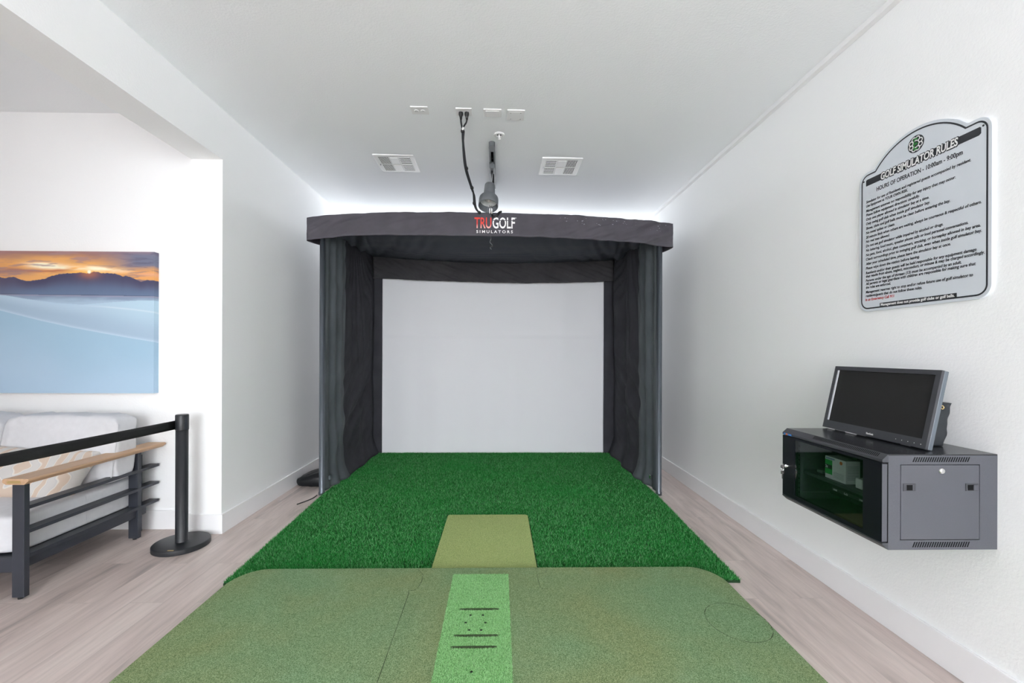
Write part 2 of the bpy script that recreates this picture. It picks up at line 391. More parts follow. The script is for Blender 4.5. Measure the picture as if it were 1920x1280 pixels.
def blades(name, pts, z0, L0, L1, w, lean, mt, parent, seed=1):
    """many separate grass blades, one triangle each"""
    rng = np.random.default_rng(seed); n = len(pts)
    a = rng.random(n) * 2 * np.pi; b = rng.random(n) * 2 * np.pi
    Ln = L0 + (L1 - L0) * rng.random(n); ln = lean * (0.2 + rng.random(n)) * Ln
    co = np.zeros((n, 3, 3), dtype=np.float32)
    dx = np.cos(a) * w / 2; dy = np.sin(a) * w / 2
    co[:, 0, 0] = pts[:, 0] - dx; co[:, 0, 1] = pts[:, 1] - dy; co[:, 0, 2] = z0
    co[:, 1, 0] = pts[:, 0] + dx; co[:, 1, 1] = pts[:, 1] + dy; co[:, 1, 2] = z0
    co[:, 2, 0] = pts[:, 0] + np.cos(b) * ln; co[:, 2, 1] = pts[:, 1] + np.sin(b) * ln; co[:, 2, 2] = z0 + np.sqrt(np.maximum(Ln ** 2 - ln ** 2, (Ln * .3) ** 2))
    me = bpy.data.meshes.new(name); me.vertices.add(n * 3); me.vertices.foreach_set('co', co.ravel())
    me.loops.add(n * 3); me.loops.foreach_set('vertex_index', np.arange(n * 3, dtype=np.int32))
    me.polygons.add(n); me.polygons.foreach_set('loop_start', np.arange(0, n * 3, 3, dtype=np.int32))
    me.polygons.foreach_set('loop_total', np.full(n, 3, dtype=np.int32)); me.update(calc_edges=True)
    o = obj(name, me, mt, parent); o['kind'] = 'stuff'; return o

# ------------------------------------------------------------------ the rooms
XL, XR, YB, YF, XW = -2.12, 1.985, 7.5, -10.0, -9.0
XL2 = -2.356
def zc(x): return 3.204 - 0.0217 * x
struct('floor', Bx(XW, XR + .2, YF, YB, -0.1, 0), 'floor')
bm = bmesh.new(); prism(bm, [(XL2 + .02, zc(XL)), (XR + .2, zc(XR)), (XR + .2, 3.5), (XL2 + .02, 3.5)], 'y', YF, YB)
box(bm, XW, XL2, YF, 3.7, 3.254, 3.5)
struct('ceiling', bm, 'ceiling')
struct('wall_right', Bx(XR, XR + .2, YF, YB, 0, 3.4), 'wall')
bm = bmesh.new()
for x0, x1, z0, z1 in ((XL2, -1.92, 0, 3.4), (1.82, XR, 0, 3.4), (-1.92, 1.82, 0, .9), (-1.92, 1.82, 2.98, 3.4)): box(bm, x0, x1, YB, YB + .2, z0, z1)  # middle gap is an unseen opening added for the rear fill light
struct('wall_back', bm, 'wall')
bm = bmesh.new()   # wall, beam over opening, unseen stretch behind camera added to block light, one piece
v = [(3.37, 0), (YB, 0), (YB, 3.4), (YF, 3.4), (YF, 0), (-.8, 0), (-.8, 2.862), (3.37, 2.862)]
prism(bm, v, 'x', XL2, XL)
struct('wall_left', bm, 'wall')
struct('wall_lounge', Bx(XW, XL2, 3.46, 3.7, 0, 3.4), 'wall')
bm = bmesh.new()
for y0, y1, z0, z1 in ((YF, -7.2, 0, 3.4), (.8, 3.46, 0, 3.4), (-7.2, .8, 0, .45), (-7.2, .8, 2.95, 3.4)): box(bm, XW - .2, XW, y0, y1, z0, z1)
struct('wall_west', bm, 'wall')
bm = bmesh.new()
for x0, x1, z0, z1 in ((XW, -8.3, 0, 3.4), (-2.7, -1.75, 0, 3.4), (1.65, XR + .2, 0, 3.4), (-8.3, -2.7, 0, .45), (-8.3, -2.7, 2.95, 3.4), (-1.75, 1.65, 0, .35), (-1.75, 1.65, 2.95, 3.4)):
    box(bm, x0, x1, YF - .2, YF, z0, z1)
struct('wall_front', bm, 'wall')
def win(n, x0, x1, z0, z1, parts):
    bm = bmesh.new(); y0, y1 = YF - .12, YF - .06
    box(bm, x0, x1, y0, y1, z0, z0 + .06); box(bm, x0, x1, y0, y1, z1 - .06, z1)
    for k in range(parts + 1):
        x = x0 + .03 + (x1 - x0 - .06) * k / parts; box(bm, x - .03, x + .03, y0, y1, z0 + .06, z1 - .06)
    struct('window_%d' % n, bm, 'trim')
win(1, -8.3, -2.7, .45, 2.95, 4); win(2, -1.75, 1.65, .35, 2.95, 2)
BH, BT = .147, .015
def baseboard(name, x0, x1, y0, y1): struct(name, Bx(x0, x1, y0, y1, 0, BH), 'trim', bevel=.003)
baseboard('baseboard_right', XR - BT, XR, YF, YB)
baseboard('baseboard_back', XL + BT, XR - BT, YB - BT, YB)
bm = bmesh.new(); box(bm, XL, XL + BT, 3.37 - BT, YB, 0, BH); box(bm, XL2 - BT, XL, 3.37 - BT, 3.37, 0, BH); box(bm, XL2 - BT, XL2, 3.37, 3.46, 0, BH)
struct('baseboard_left', bm, 'trim')
baseboard('baseboard_lounge', XW, XL2 - BT, 3.46 - BT, 3.46)
struct('trim_1', Bx(1.949, XR, YF, YB, 3.134, 3.17), 'trim', bevel=.002)

# ------------------------------------------------------------------ simulator enclosure
E_ = thing('golf_simulator_enclosure', (-0.075, 5.0, 0), 'black fabric golf simulator booth with white screen standing between the two walls', 'golf simulator')
for x, y in ((-1.722, 4.275), (1.578, 4.245)):
    obj('pole', lathe(bmesh.new(), [(0, 0), (.03, 0), (.03, .03), (.026, .035), (.026, 2.6), (0, 2.6)], (x, y, 0)), 'pole', E_, smooth=True)
for x in (-1.73, 1.60):
    obj('pole', lathe(bmesh.new(), [(0, 0), (.025, 0), (.025, 2.66), (0, 2.66)], (x, 6.04, 0)), 'pole', E_, smooth=True)

def side_x(side, y, z):
    """folded hanging cloth; returns x of the cloth"""
    s = -1 if side < 0 else 1
    x0 = -1.712 if side < 0 else 1.566 + (y - 4.2) * .014
    top = max(0, min(1, z / 2.6))
    edge = min(1, (y - 4.26) / .25) * min(1, max(0, (6.0 - y) / .25)); edge = max(0, edge)
    d = .030 * nz(y * 3.2 + 4 * s, z * .28, s) + .012 * math.sin(y * 11 + 1.8 * nz(y, z * .6, 3) + s)
    fa = math.atan2(y - 5.1 + .25 * nz(y * 2, z, 8), 3.0 - z)          # folds fanning out of the rear top corner
    d += .034 * math.exp(-((z - 2.2) / .8) ** 2) * abs(math.sin(fa * 21 + 1.2 * nz(y * 1.5, z * 1.5, 11))) ** .6
    lo = math.exp(-((z - .75) / .65) ** 2)
    d += .050 * lo * nz((z * 1.0 - (y - 4.2) * .55) * 5.0, (z + y) * .5, 12 + s)
    d += .016 * lo * nz((z * 1.0 - (y - 4.2) * .8) * 13, (z + y) * .9, 22 + s)
    # drag lines running down to the front foot
    q = (y - 4.2) * 1.1 + z * .55
    d += .022 * nz(q * 4.2, (z - y) * .45, 7 * s) * (1 - top * .6)
    kick = .10 * max(0, 1 - z / .28) ** 1.6 * min(1, max(0, (y - 4.3) / .5))
    fr_ = .35 + .65 * max(0, min(1, (y - 4.75) / .3))                  # the front strip hangs straighter
    return x0 - s * (d * edge * fr_ + kick)
for side in (-1, 1):
    ys = 4.80
    def f_side(u, v, side=side): y = ys + (5.99 - ys) * u; z = .030 + 2.68 * v; return (side_x(side, y, z), y, z)
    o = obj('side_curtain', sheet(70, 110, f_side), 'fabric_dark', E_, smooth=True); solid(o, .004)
    def f_strip(u, v, side=side):
        y0 = 4.29 if side < 0 else 4.235; y = y0 + (4.81 - y0) * u; z = .030 + 2.60 * v
        return (side_x(side, y, z) + side * -.006 - side * .016 * math.sin(u * 17 + 1.6 * nz(u * .5, z * .5, side)) * min(1, u * 4) * min(1, (1 - u) * 3), y, z)
    o = obj('front_curtain_strip', sheet(44, 110, f_strip), 'fabric_grey', E_, smooth=True); solid(o, .004)
    o['label'] = 'lighter grey strip of the side cloth next to the front pole'
    for k, z in enumerate((.12,)):
        x = side_x(side, 4.40, z) - side * .02
        obj('strap_buckle', box(bmesh.new(), x - .008, x + .008, 4.36, 4.40, z, z + .04), 'chrome' if side > 0 else 'monitor_side', E_, bevel=.003)
# rear: dark borders and the white screen
for x0, x1 in ((-1.73, -1.588), (1.444, 1.62)):
    def f_b(u, v, x0=x0, x1=x1): x = x0 + (x1 - x0) * u; z = .003 + 2.70 * v; return (x, 5.955 + .012 * nz(x * 9, z * 1.2), z)
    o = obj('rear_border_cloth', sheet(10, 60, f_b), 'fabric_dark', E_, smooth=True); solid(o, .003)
def f_s(u, v):
    x = -1.60 + 3.055 * u; z = .003 + 2.63 * v
    y = 5.975 + .012 * nz(x * 1.3, z * .5, 5) + .022 * nz(x * 4, z * .5, 2) * (1 - .4 * v)
    y += .008 * math.exp(-((v - .62) / .004) ** 2 * .2)
    return (x, y, z)
o = obj('projection_screen', sheet(120, 110, f_s), 'screen', E_, smooth=True); solid(o, .003)
# rear valance over the top of the screen
RT = [(-1.711, 2.672, 2.39), (-1.594, 2.665, 2.39), (-1.1, 2.63, 2.367), (-.5, 2.607, 2.35), (.18, 2.599, 2.336), (.8, 2.612, 2.343), (1.2, 2.626, 2.355), (1.44, 2.635, 2.366), (1.573, 2.638, 2.372)]
def f_rv(u, v):
    x = -1.70 + 3.265 * u; zt, zb = interp(RT, x); z = zb + (zt + .02 - zb) * v
    q = x * 1.0 + v * .25
    return (x, 5.89 + .03 * nz(q * 4, v * 1.4, 9) + .016 * nz(x * 9 + v * 6, v * 2.2, 2) + .008 * nz(x * 22 + v * 9, v * 3, 4) + .012 * v, z)
o = obj('rear_valance', sheet(200, 30, f_rv), 'fabric_rear', E_, smooth=True); solid(o, .003)
# sagging roof cloth
VT = [(-1.846, 2.678, 2.462), (-1.781, 2.687, 2.470), (-1.489, 2.708, 2.496), (-1.221, 2.721, 2.503), (-.849, 2.722, 2.500), (-.323, 2.719, 2.494), (.102, 2.714, 2.494), (.493, 2.710, 2.487), (.987, 2.693, 2.472), (1.207, 2.684, 2.461), (1.426, 2.673, 2.445), (1.695, 2.655, 2.423)]
def vy(x): s = (x + .075) / 1.774; return 4.2 - .08 * max(0, 1 - s * s)
def f_roof(u, v):
    x = -1.79 + 3.45 * u; y0 = vy(x) + .02; y = y0 + (5.99 - y0) * v
    zf = interp(VT, x)[0] - .02; zr = interp(RT, x)[0] + .015
    s = (x + .065) / 1.68; e = max(0, 1 - s * s)
    z = zf + (zr - zf) * v - .07 * math.sin(math.pi * v) * e - .05 * (1 - e) * math.sin(math.pi * min(1, v * 1.2))
    z += .016 * nz(x * 1.1 + v * 2, v * 7, 1) * min(1, 6 * v) * min(1, 6 * (1 - v))
    z += .022 * nz((abs(x + .06) * 1.6 - v) * 7, v * 1.5 + x * .3, 4) * (1 - e) ** .5 * 2 * min(1, 6 * v) * min(1, 6 * (1 - v))
    z += .010 * nz((abs(x + .06) * 1.6 - v * .6) * 17, v * 2, 14) * (1 - e) ** .7 * 2 * min(1, 6 * v) * min(1, 6 * (1 - v))
    if .60 < v < .615: z += .008
    return (x, y, z)
o = obj('roof_cloth', sheet(150, 110, f_roof), 'fabric_roof', E_, smooth=True); solid(o, .004)
def f_seam(u, v):
    x = -1.25 + 2.45 * u; p = f_roof((x + 1.79) / 3.45, .66 + .05 * (2 * u - 1) ** 2)
    return (x, p[1] + .006 * v, p[2] - .006)
obj('roof_seam', sheet(80, 1, f_seam), 'void', E_)
# front valance, wrapping round both corners
def front_path(t):
    """t in -0.09..1.09 -> (x, y, zt, zb)"""
    if t < 0: k = -t / .09; return (-1.846 + .05 * k * k, 4.2 + .28 * k, 2.678 + .0 * k, 2.457 + .02 * k)
    if t > 1: k = (t - 1) / .09; return (1.695 - .05 * k * k, 4.2 + .22 * k, 2.655, 2.423 - .01 * k)
    x = -1.846 + 3.541 * t; zt, zb = interp(VT, x); return (x, vy(x), zt, zb)
def f_fv(u, v):
    t = -.09 + 1.18 * u; x, y, zt, zb = front_path(t); z = zb + (zt - zb) * v
    am = .010 + .018 * max(0, min(1, (x - .2) / .8)) + .006 * max(0, -x / 1.8)
    w = 1.3 * am * nz(x * 3.5 - v * 1.2, v * 1.6, 3) + .9 * am * nz(x * 9 - v * 3.5, v * 2.5, 6) + .35 * am * nz(x * 24 - v * 9, v * 5, 8)
    c = max(0, 1 - abs(x + .035) / .3)
    w *= 1 - .85 * min(1, c * 2)
    return (x, y + w * (1 if 0 <= t <= 1 else .3), z + .003 * nz(x * 6, v))
FV = obj('front_valance', sheet(230, 26, f_fv), 'fabric', E_, smooth=True); solid(FV, .004)
def f_hem(u, v):
    a = f_fv(u, .06); return (a[0], a[1] - .0032, a[2] + .001 * v)
obj('hem_stitching', sheet(230, 1, f_hem), 'monitor_side', FV)
# chalk scuffs on the right of the valance
bm = bmesh.new()
for k in range(34):
    t = random.choice((.70, .745, .80, .81, .83, .875, .92, .97)) + random.uniform(-.018, .018); v = random.uniform(.62, .9)
    u = (t + .09) / 1.18; p = Vector(f_fv(u, v)); r = random.uniform(.002, .006)
    vs = [bm.verts.new((p.x + r * 1.5 * math.cos(a) * random.uniform(.5, 1.3), p.y - .0045, p.z + r * .7 * math.sin(a) * random.uniform(.5, 1.3))) for a in [i * math.pi / 3 for i in range(6)]]
    bm.faces.new(vs)
obj('scuff_mark', bm, 'greytext', FV)['kind'] = 'stuff'
# logo on the valance
X_, Y_ = (1, 0, 0), (0, 0, 1)
ylg = vy(0) - .008
def lg(name, body, x, z, size, width, m, bold=.004, parent=FV, **k):
    bm = text_mesh(body, size, width, bold=bold, **k); place(bm, (x, ylg, z), X_, Y_); return obj(name, bm, m, parent)
zb_ = 2.568
capk = .145
lg('logo_lettering_red', 'TRU', -.233, zb_, capk, .160, 'logo_fade', .0016)['label'] = 'red letters of the booth logo'
lg('logo_lettering_white', 'GOLF', -.062, zb_, capk, .212, 'white', .0022)['label'] = 'white letters of the booth logo'
lg('logo_tagline', 'SIMULATORS', -.215, 2.522, .037, .345, 'white', .0006, space=1.5)
obj('logo_trademark_dot', lathe(bmesh.new(), [(0, 0), (.004, 0), (.004, .001), (0, .001)], (.158, ylg, 2.665), 10, rot_to((0, -1, 0))), 'white', FV)
bm = bmesh.new(); vs = [bm.verts.new(p) for p in ((-.06, ylg - .0012, 2.6375), (.156, ylg - .0012, 2.6375), (.156, ylg - .0012, 2.6435), (-.06, ylg - .0012, 2.6435))]; bm.faces.new(vs)
obj('logo_cut_line', bm, 'canvas_line', FV)
# loose cord hanging under the valance
p = [(-.085, 4.19, 2.53), (-.078, 4.19, 2.49), (-.088, 4.19, 2.455), (-.066, 4.185, 2.425), (-.085, 4.19, 2.398), (-.072, 4.185, 2.385)]
cord = tag(obj('hanging_cord', tube(bmesh.new(), p, .0035, 8, smooth_path=True), 'lamp_grey', smooth=True), 'thin grey wire dangling below the logo of the booth valance', 'cord')
tube_bm = bmesh.new(); tube(tube_bm, [(-.092, 4.186, 2.418), (-.078, 4.184, 2.412), (-.060, 4.186, 2.414)], .008, 8); obj('cord_clip', tube_bm, 'rubber', cord)
# black cord round the pole foot
tag(obj('guy_cord', tube(bmesh.new(), [(-1.745, 4.22, .012), (-1.758, 4.15, .006), (-1.79, 4.07, .005), (-1.83, 3.99, .005)], .005, 8, smooth_path=True), 'rubber', smooth=True),
    'short black cord on the floor at the foot of the left front pole', 'cord')

# ------------------------------------------------------------------ turf and mats
PX0, PX1, PYF = -1.56, 1.338, 2.692
rx, ry = .17, .20
def plat_outline(y0=.55, inset=0.0, n=14):
    pts = [(PX1, y0), ]
    for i in range(n + 1):
        a = math.pi / 2 * i / n; pts.append((PX1 - rx + rx * math.cos(a), PYF - ry + ry * math.sin(a)))
    for i in range(n + 1):
        a = math.pi / 2 + math.pi / 2 * i / n; pts.append((PX0 + rx + rx * math.cos(a), PYF - ry + ry * math.sin(a)))
    pts.append((PX0, y0)); return pts
arcR = [(PX1 - rx + (rx + .004) * math.cos(math.pi / 2 * i / 10), PYF - ry + (ry + .004) * math.sin(math.pi / 2 * i / 10)) for i in range(11)]
arcL = [(PX0 + rx - (rx + .004) * math.cos(math.pi / 2 * i / 10), PYF - ry + (ry + .004) * math.sin(math.pi / 2 * i / 10)) for i in range(11)]
cut = lambda A: [p for p in A if p[1] > 2.605]
def tL(y): return -1.627 - .067 * min(1, (y - 2.6) / 1.6) - .006 * max(0, (y - 4.2) / 1.6)
def tR(y): return 1.467 + .070 * min(1, (y - 2.6) / 1.5) + .015 * max(0, (y - 4.1) / 1.7)
turf = thing('artificial_turf_mat', (-.08, 4.2, 0), 'dark green artificial grass mat filling the floor of the simulator booth', 'turf mat')
out = [(tL(2.6), 2.605)] + cut(arcL) + cut(arcR)[::-1] + [(tR(2.6), 2.605), (tR(4.1), 4.1), (tR(5.96), 5.96), (tL(5.96), 5.96), (tL(4.2), 4.2)]
obj('turf_backing', prism(bmesh.new(), out, 'z', .001, .016), 'turf_base', turf)
rng = np.random.default_rng(3)
n = 620000
ty = 2.61 + (5.97 - 2.61) * rng.random(n) ** 1.25      # denser where it shows largest
tx = -1.72 + 3.29 * rng.random(n)
lf = np.vectorize(tL)(ty); rf = np.vectorize(tR)(ty)
keep = (tx > lf) & (tx < rf)
yedge = np.where(tx < PX0 + rx, PYF - ry + ry * np.sqrt(np.clip(1 - ((PX0 + rx - tx) / rx) ** 2, 0, 1)), np.where(tx > PX1 - rx, PYF - ry + ry * np.sqrt(np.clip(1 - ((tx - PX1 + rx) / rx) ** 2, 0, 1)), PYF))
keep &= (ty > yedge + .008)
keep &= ~((tx > -.425) & (tx < .255) & (ty < 3.63))
blades('grass_pile', np.stack([tx, ty], 1)[keep], .014, .013, .026, .0030, .8, 'turf', turf, 5)

tee = thing('tee_mat', (-.08, 3.2, .0), 'yellowish green square mat lying on the dark turf behind the putting platform', 'golf mat')
def rrect(x0, x1, y0, y1, r, n=6):
    P = []
    for cx, cy, a0 in ((x1 - r, y0 + r, -90), (x1 - r, y1 - r, 0), (x0 + r, y1 - r, 90), (x0 + r, y0 + r, 180)):
        for i in range(n + 1):
            a = math.radians(a0 + 90 * i / n); P.append((cx + r * math.cos(a), cy + r * math.sin(a)))
    return P
obj('mat_base', prism(bmesh.new(), rrect(-.415, .245, 2.70, 3.625, .03), 'z', .017, .040), 'tee_base', tee)
n = 90000; px_ = -.415 + .66 * rng.random(n); py_ = 2.70 + .925 * rng.random(n)
cxm = np.minimum(px_ + .415, .245 - px_); cym = 3.625 - py_; k = ~((cxm < .03) & (cym < .03) & ((.03 - cxm) ** 2 + (.03 - cym) ** 2 > .0009))
blades('mat_pile', np.stack([px_, py_], 1)[k], .039, .003, .006, .0022, .6, 'tee_mat', tee, 8)

ZP = .060
plat = thing('putting_platform', (-.11, 1.6, 0), 'sage green putting turf platform with rounded corners in the foreground', 'golf platform')
obj('platform_surface', prism(bmesh.new(), plat_outline(), 'z', 0, ZP), 'putting', plat, bevel=.004)
def flat_line(pts, w=.0028, z=ZP + .0008):
    bm = bmesh.new(); P = [Vector((x, y, z)) for x, y in pts]; L_ = []
    for i, p in enumerate(P):
        d = (P[min(i + 1, len(P) - 1)] - P[max(0, i - 1)]).normalized(); s = Vector((-d.y, d.x, 0)) * w / 2 * random.uniform(.4, 1.3)
        L_.append((bm.verts.new(p + s), bm.verts.new(p - s)))
    for a, b in zip(L_, L_[1:]): bm.faces.new((a[0], a[1], b[1], b[0]))
    return bm
def jig(x, y, s):
    """one round jigsaw knob"""
    return [(x + s * .045 * math.sin(a) , y + .035 * (1 - math.cos(a)) / 1.0) for a in [math.pi * i / 10 for i in range(11)]]
sl = [(-.487, 2.69), (-.485, 2.66), (-.470, 2.645), (-.445, 2.60), (-.443, 2.52), (-.452, 2.455), (-.470, 2.435), (-.487, 2.437), (-.498, 2.44), (-.492, 2.40)] + [(-.490 + .001 * i, 2.36 - i * .1) for i in range(18)]
obj('tile_seam', flat_line(sl), 'seam', plat)
sr = [(.293, 2.69), (.297, 2.66), (.290, 2.63), (.262, 2.615), (.245, 2.613), (.235, 2.60), (.236, 2.52), (.240, 2.455), (.262, 2.440), (.285, 2.447)]
obj('tile_seam', flat_line(sr, .0018), 'seam', plat)
obj('hole_plug', flat_line([(1.19 + .158 * math.cos(a) * .93, 2.135 + .158 * math.sin(a)) for a in [2 * math.pi * i / 64 for i in range(65)]], .003), 'seam', plat)
# hitting strip set into the platform
st = thing('hitting_strip', (-.1, 1.8, ZP), 'bright green hitting turf strip with worn slots set into the putting platform', 'golf mat')
SX0, SX1, SY0, SY1 = -.266, .062, .7, 2.60
obj('strip_base', prism(bmesh.new(), rrect(SX0, SX1, SY0, SY1, .012), 'z', ZP + .0002, ZP + .004), 'strip_base', st)
slots = [(-.199, .007, 2.245), (-.207, .004, 2.036), (-.212, -.003, 1.956)]
holes = [(-.137, 2.194), (-.075, 2.194), (-.157, 2.134), (-.060, 2.132), (-.137, 2.076), (-.079, 2.076), (-.108, 1.804)]
n = 110000; sx = SX0 + (SX1 - SX0) * rng.random(n); sy = 1.2 + (SY1 - 1.2) * rng.random(n); k = np.ones(n, bool)
for x0, x1, y in slots: k &= ~((sx > x0) & (sx < x1) & (abs(sy - y) < .0085 * np.sqrt(np.clip(1 - ((2 * sx - x0 - x1) / (x1 - x0)) ** 2, 0, 1)) + .002))
for x, y in holes: k &= ~(((sx - x) ** 2 + (sy - y) ** 2) < .0075 ** 2)
blades('strip_pile', np.stack([sx, sy], 1)[k], ZP + .003, .005, .010, .0020, .75, 'strip', st, 9)
for x0, x1, y in slots:
    obj('worn_slot', prism(bmesh.new(), rrect(x0, x1, y - .008, y + .008, .0075), 'z', ZP + .0042, ZP + .0052), 'seam', st)
for x, y in holes:
    obj('tee_hole', lathe(bmesh.new(), [(0, 0), (.0065, 0), (.0065, .001), (0, .001)], (x, y, ZP + .0042), 12), 'void', st)

# ------------------------------------------------------------------ bag by the pole
def bagf(u, v):
    a = u * 2 * math.pi; b = (v - .5) * math.pi
    x = math.cos(b) * math.cos(a); y = math.cos(b) * math.sin(a); z = math.sin(b)
    sg = lambda t, p: math.copysign(abs(t) ** p, t)
    x, y, z = sg(x, .6), sg(y, .6), sg(z, .8)
    hz = .075 + .045 * (x + 1) / 2 * 1.3
    px = -1.93 + .175 * x; py = 4.66 + .16 * y
    pz = max(.002, .0 + hz * (z + .75) * .72 + .012 * nz(px * 9, py * 9, z * 3) + .006 * nz(px * 30, py * 30))
    return (px + .01 * nz(py * 12, pz * 12), py, pz)
bg = sheet(56, 28, bagf); bmesh.ops.remove_doubles(bg, verts=bg.verts[:], dist=.0008)
tag(obj('soft_bag', bg, 'bag', smooth=True), 'slumped black bag on the floor between baseboard and left front pole', 'bag')

# ------------------------------------------------------------------ ceiling fittings
def plate(x0, x1, y0, y1, label, cat, name, group=None):
    xm = (x0 + x1) / 2; z = zc(xm)
    t = thing(name, (xm, (y0 + y1) / 2, z - .008), label, cat, group)
    obj('cover_plate', Bx(x0, x1, y0, y1, z - .008, z + .001), 'white_plastic', t, bevel=.0025)
    return t, z - .008
def outlet_sockets(t, x0, x1, y0, y1, z):
    for k in (.3, .68):
        cx, cy = x0 + (x1 - x0) * k, (y0 + y1) / 2
        s = obj('socket', lathe(bmesh.new(), [(.0165, .002), (.0165, -.003), (.015, -.004), (0, -.004)], (cx, cy, z), 20), 'white_plastic', t)
        bm = bmesh.new(); box(bm, cx - .006, cx - .004, cy - .005, cy + .005, z - .0045, z - .0035); box(bm, cx + .004, cx + .006, cy - .005, cy + .005, z - .0045, z - .0035)
        obj('socket_slots', bm, 'grille_dark', s)
q = 1.008
t, z = plate(-.665, -.535, 3.237, 3.337, 'white double power outlet on ceiling, leftmost, nothing plugged in', 'outlet', 'power_outlet', 'ceiling power outlets')
outlet_sockets(t, -.665, -.535, 3.237, 3.337, z)
t, z = plate(-.328, -.207, 3.237, 3.337, 'white ceiling power outlet with two black plugs in it', 'outlet', 'power_outlet', 'ceiling power outlets')
outlet_sockets(t, -.328, -.207, 3.237, 3.337, z)
t, z = plate(-.120, .013, 3.237, 3.339, 'narrow white blank cover plate on ceiling beside the plugged outlet', 'cover plate', 'blank_plate', 'blank ceiling cover plates')
obj('inner_panel', Bx(-.103, -.004, 3.252, 3.326, z - .003, z + .001), 'white_plastic', t, bevel=.001)
t, z = plate(.057, .190, 3.237, 3.378, 'larger white blank cover plate on ceiling, rightmost of the row', 'cover plate', 'blank_plate', 'blank ceiling cover plates')
obj('inner_panel', Bx(.07, .177, 3.255, 3.360, z - .0015, z + .001), 'white_plastic', t, bevel=.001)
for cx, cy in ((.085, 3.268), (.16, 3.268), (.085, 3.350), (.16, 3.350)):
    obj('screw', lathe(bmesh.new(), [(.003, 0), (.003, -.003), (0, -.003)], (cx, cy, z), 10), 'chrome', t)
# fire sprinkler
t = thing('fire_sprinkler', (-.002, 3.615, zc(0)), 'small round white fire sprinkler in the ceiling above the spotlight track', 'sprinkler')
obj('escutcheon', lathe(bmesh.new(), [(.046, .001), (.046, -.003), (.040, -.009), (.028, -.012), (.022, -.006), (.020, .0)], (-.002, 3.615, zc(0)), 32), 'white_plastic', t, smooth=True)
obj('recess', lathe(bmesh.new(), [(0, -.0015), (.022, -.0015)], (-.002, 3.615, zc(0)), 24), 'grille_dark', t)
obj('sprinkler_head', lathe(bmesh.new(), [(.008, 0), (.008, -.02), (.004, -.022), (.004, -.034), (.015, -.035), (.015, -.037), (0, -.037)], (-.002, 3.615, zc(0)), 16), 'white_plastic', t, smooth=True)
# ceiling air vents
def vent(cx, cy, flip, label):
    z = zc(cx); t = thing('ceiling_vent', (cx, cy, z), label, 'air vent', 'ceiling air vents')
    s = .190; sl = -.0217
    def zz(x, d): return z - d + (x - cx) * sl
    bm = bmesh.new(); box(bm, cx - s, cx + s, cy - s, cy + s, z - .010, z + .004)
    obj('vent_frame', bm, 'white_plastic', t, bevel=.006)
    # two side banks of louvres, one of plain bars, one crossed; two blank squares between
    for bank, crossed in ((-1, flip > 0), (1, flip < 0)):
        bx0 = cx + bank * .098 - .050; bx1 = bx0 + .100
        for y0, y1 in ((cy - .150, cy - .008), (cy + .012, cy + .150)):
            b0 = obj('louvre_recess', Bx(bx0, bx1, y0, y1, z - .0108, z - .0098), 'grille_dark', t)
            bm = bmesh.new()
            if not crossed:
                for k in range(8):
                    x = bx0 + .004 + (bx1 - bx0 - .008) * k / 7; box(bm, x - .0028, x + .0028, y0, y1, z - .0135, z - .0108)
            else:
                for k in range(5):
                    y = y0 + .004 + (y1 - y0 - .008) * k / 4; box(bm, bx0, bx1, y - .0055, y + .0055, z - .0135, z - .0108)
                for k in range(8):
                    x = bx0 + .004 + (bx1 - bx0 - .008) * k / 7; box(bm, x - .0015, x + .0015, y0, y1, z - .0130, z - .0108)
            obj('louvres', bm, 'white_plastic', t)
    for y0, y1 in ((cy - .145, cy - .015), (cy + .015, cy + .150)):
        obj('blank_panel', Bx(cx - .040, cx + .040, y0, y1, z - .016, z - .0098), 'white_plastic', t, bevel=.004)
    obj('damper_lever', Bx(cx - .165, cx - .155, cy - .01, cy + .01, z - .018, z - .0098), 'chrome', t)
vent(-.990, 4.235, -1, 'square white ceiling air vent to the left of the spotlight')
vent(.585, 4.185, 1, 'square white ceiling air vent to the right of the spotlight')

# track spotlight
TX = -.064; tz = zc(TX)
t = thing('track_spotlight', (TX, 4.0, tz), 'grey spotlight hanging from a black ceiling track above the booth logo', 'spotlight')
bm = bmesh.new(); box(bm, TX - .026, TX - .012, 3.755, 4.72, tz - .035, tz); box(bm, TX + .012, TX + .026, 3.755, 4.72, tz - .035, tz); box(bm, TX - .012, TX + .012, 3.755, 4.72, tz - .008, tz)
obj('track_rail', bm, 'lamp_grey', t)
obj('track_channel', Bx(TX - .012, TX + .012, 3.84, 4.70, tz - .012, tz - .0081), 'void', t)
bm = bmesh.new(); lathe(bm, [(0, -.040), (.024, -.040), (.0265, -.036), (.0265, 0), (0, 0)], (TX, 3.755, tz), 24); box(bm, TX - .0262, TX + .0262, 3.755, 3.85, tz - .038, tz)
obj('track_end_cap', bm, 'lamp_grey', t, smooth=False)
obj('track_screw', lathe(bmesh.new(), [(.004, 0), (.004, -.003), (0, -.003)], (TX, 4.03, tz - .012), 10), 'chrome', t)
obj('track_adapter', Bx(TX - .030, TX + .022, 4.10, 4.24, tz - .075, tz - .012), 'lamp_grey', t, bevel=.006)
obj('stem', tube(bmesh.new(), [(TX - .004, 4.17, tz - .06), (TX - .014, 4.15, 3.03), (TX - .022, 4.130, 2.96)], .011, 12), 'chrome', t, smooth=True)
ax = Vector((-.06, -.42, -1)).normalized()
c0 = Vector((-.088, 4.135, 2.985))
mt = rot_to(ax)
def LZ(prof, name, m, par=t): return obj(name, lathe(bmesh.new(), prof, c0, 40, mt), m, par, smooth=True)
body = LZ([(0, 0), (.040, 0), (.049, .008), (.050, .02), (.054, .125), (.052, .135), (0, .135)], 'lamp_body', 'lamp_grey')
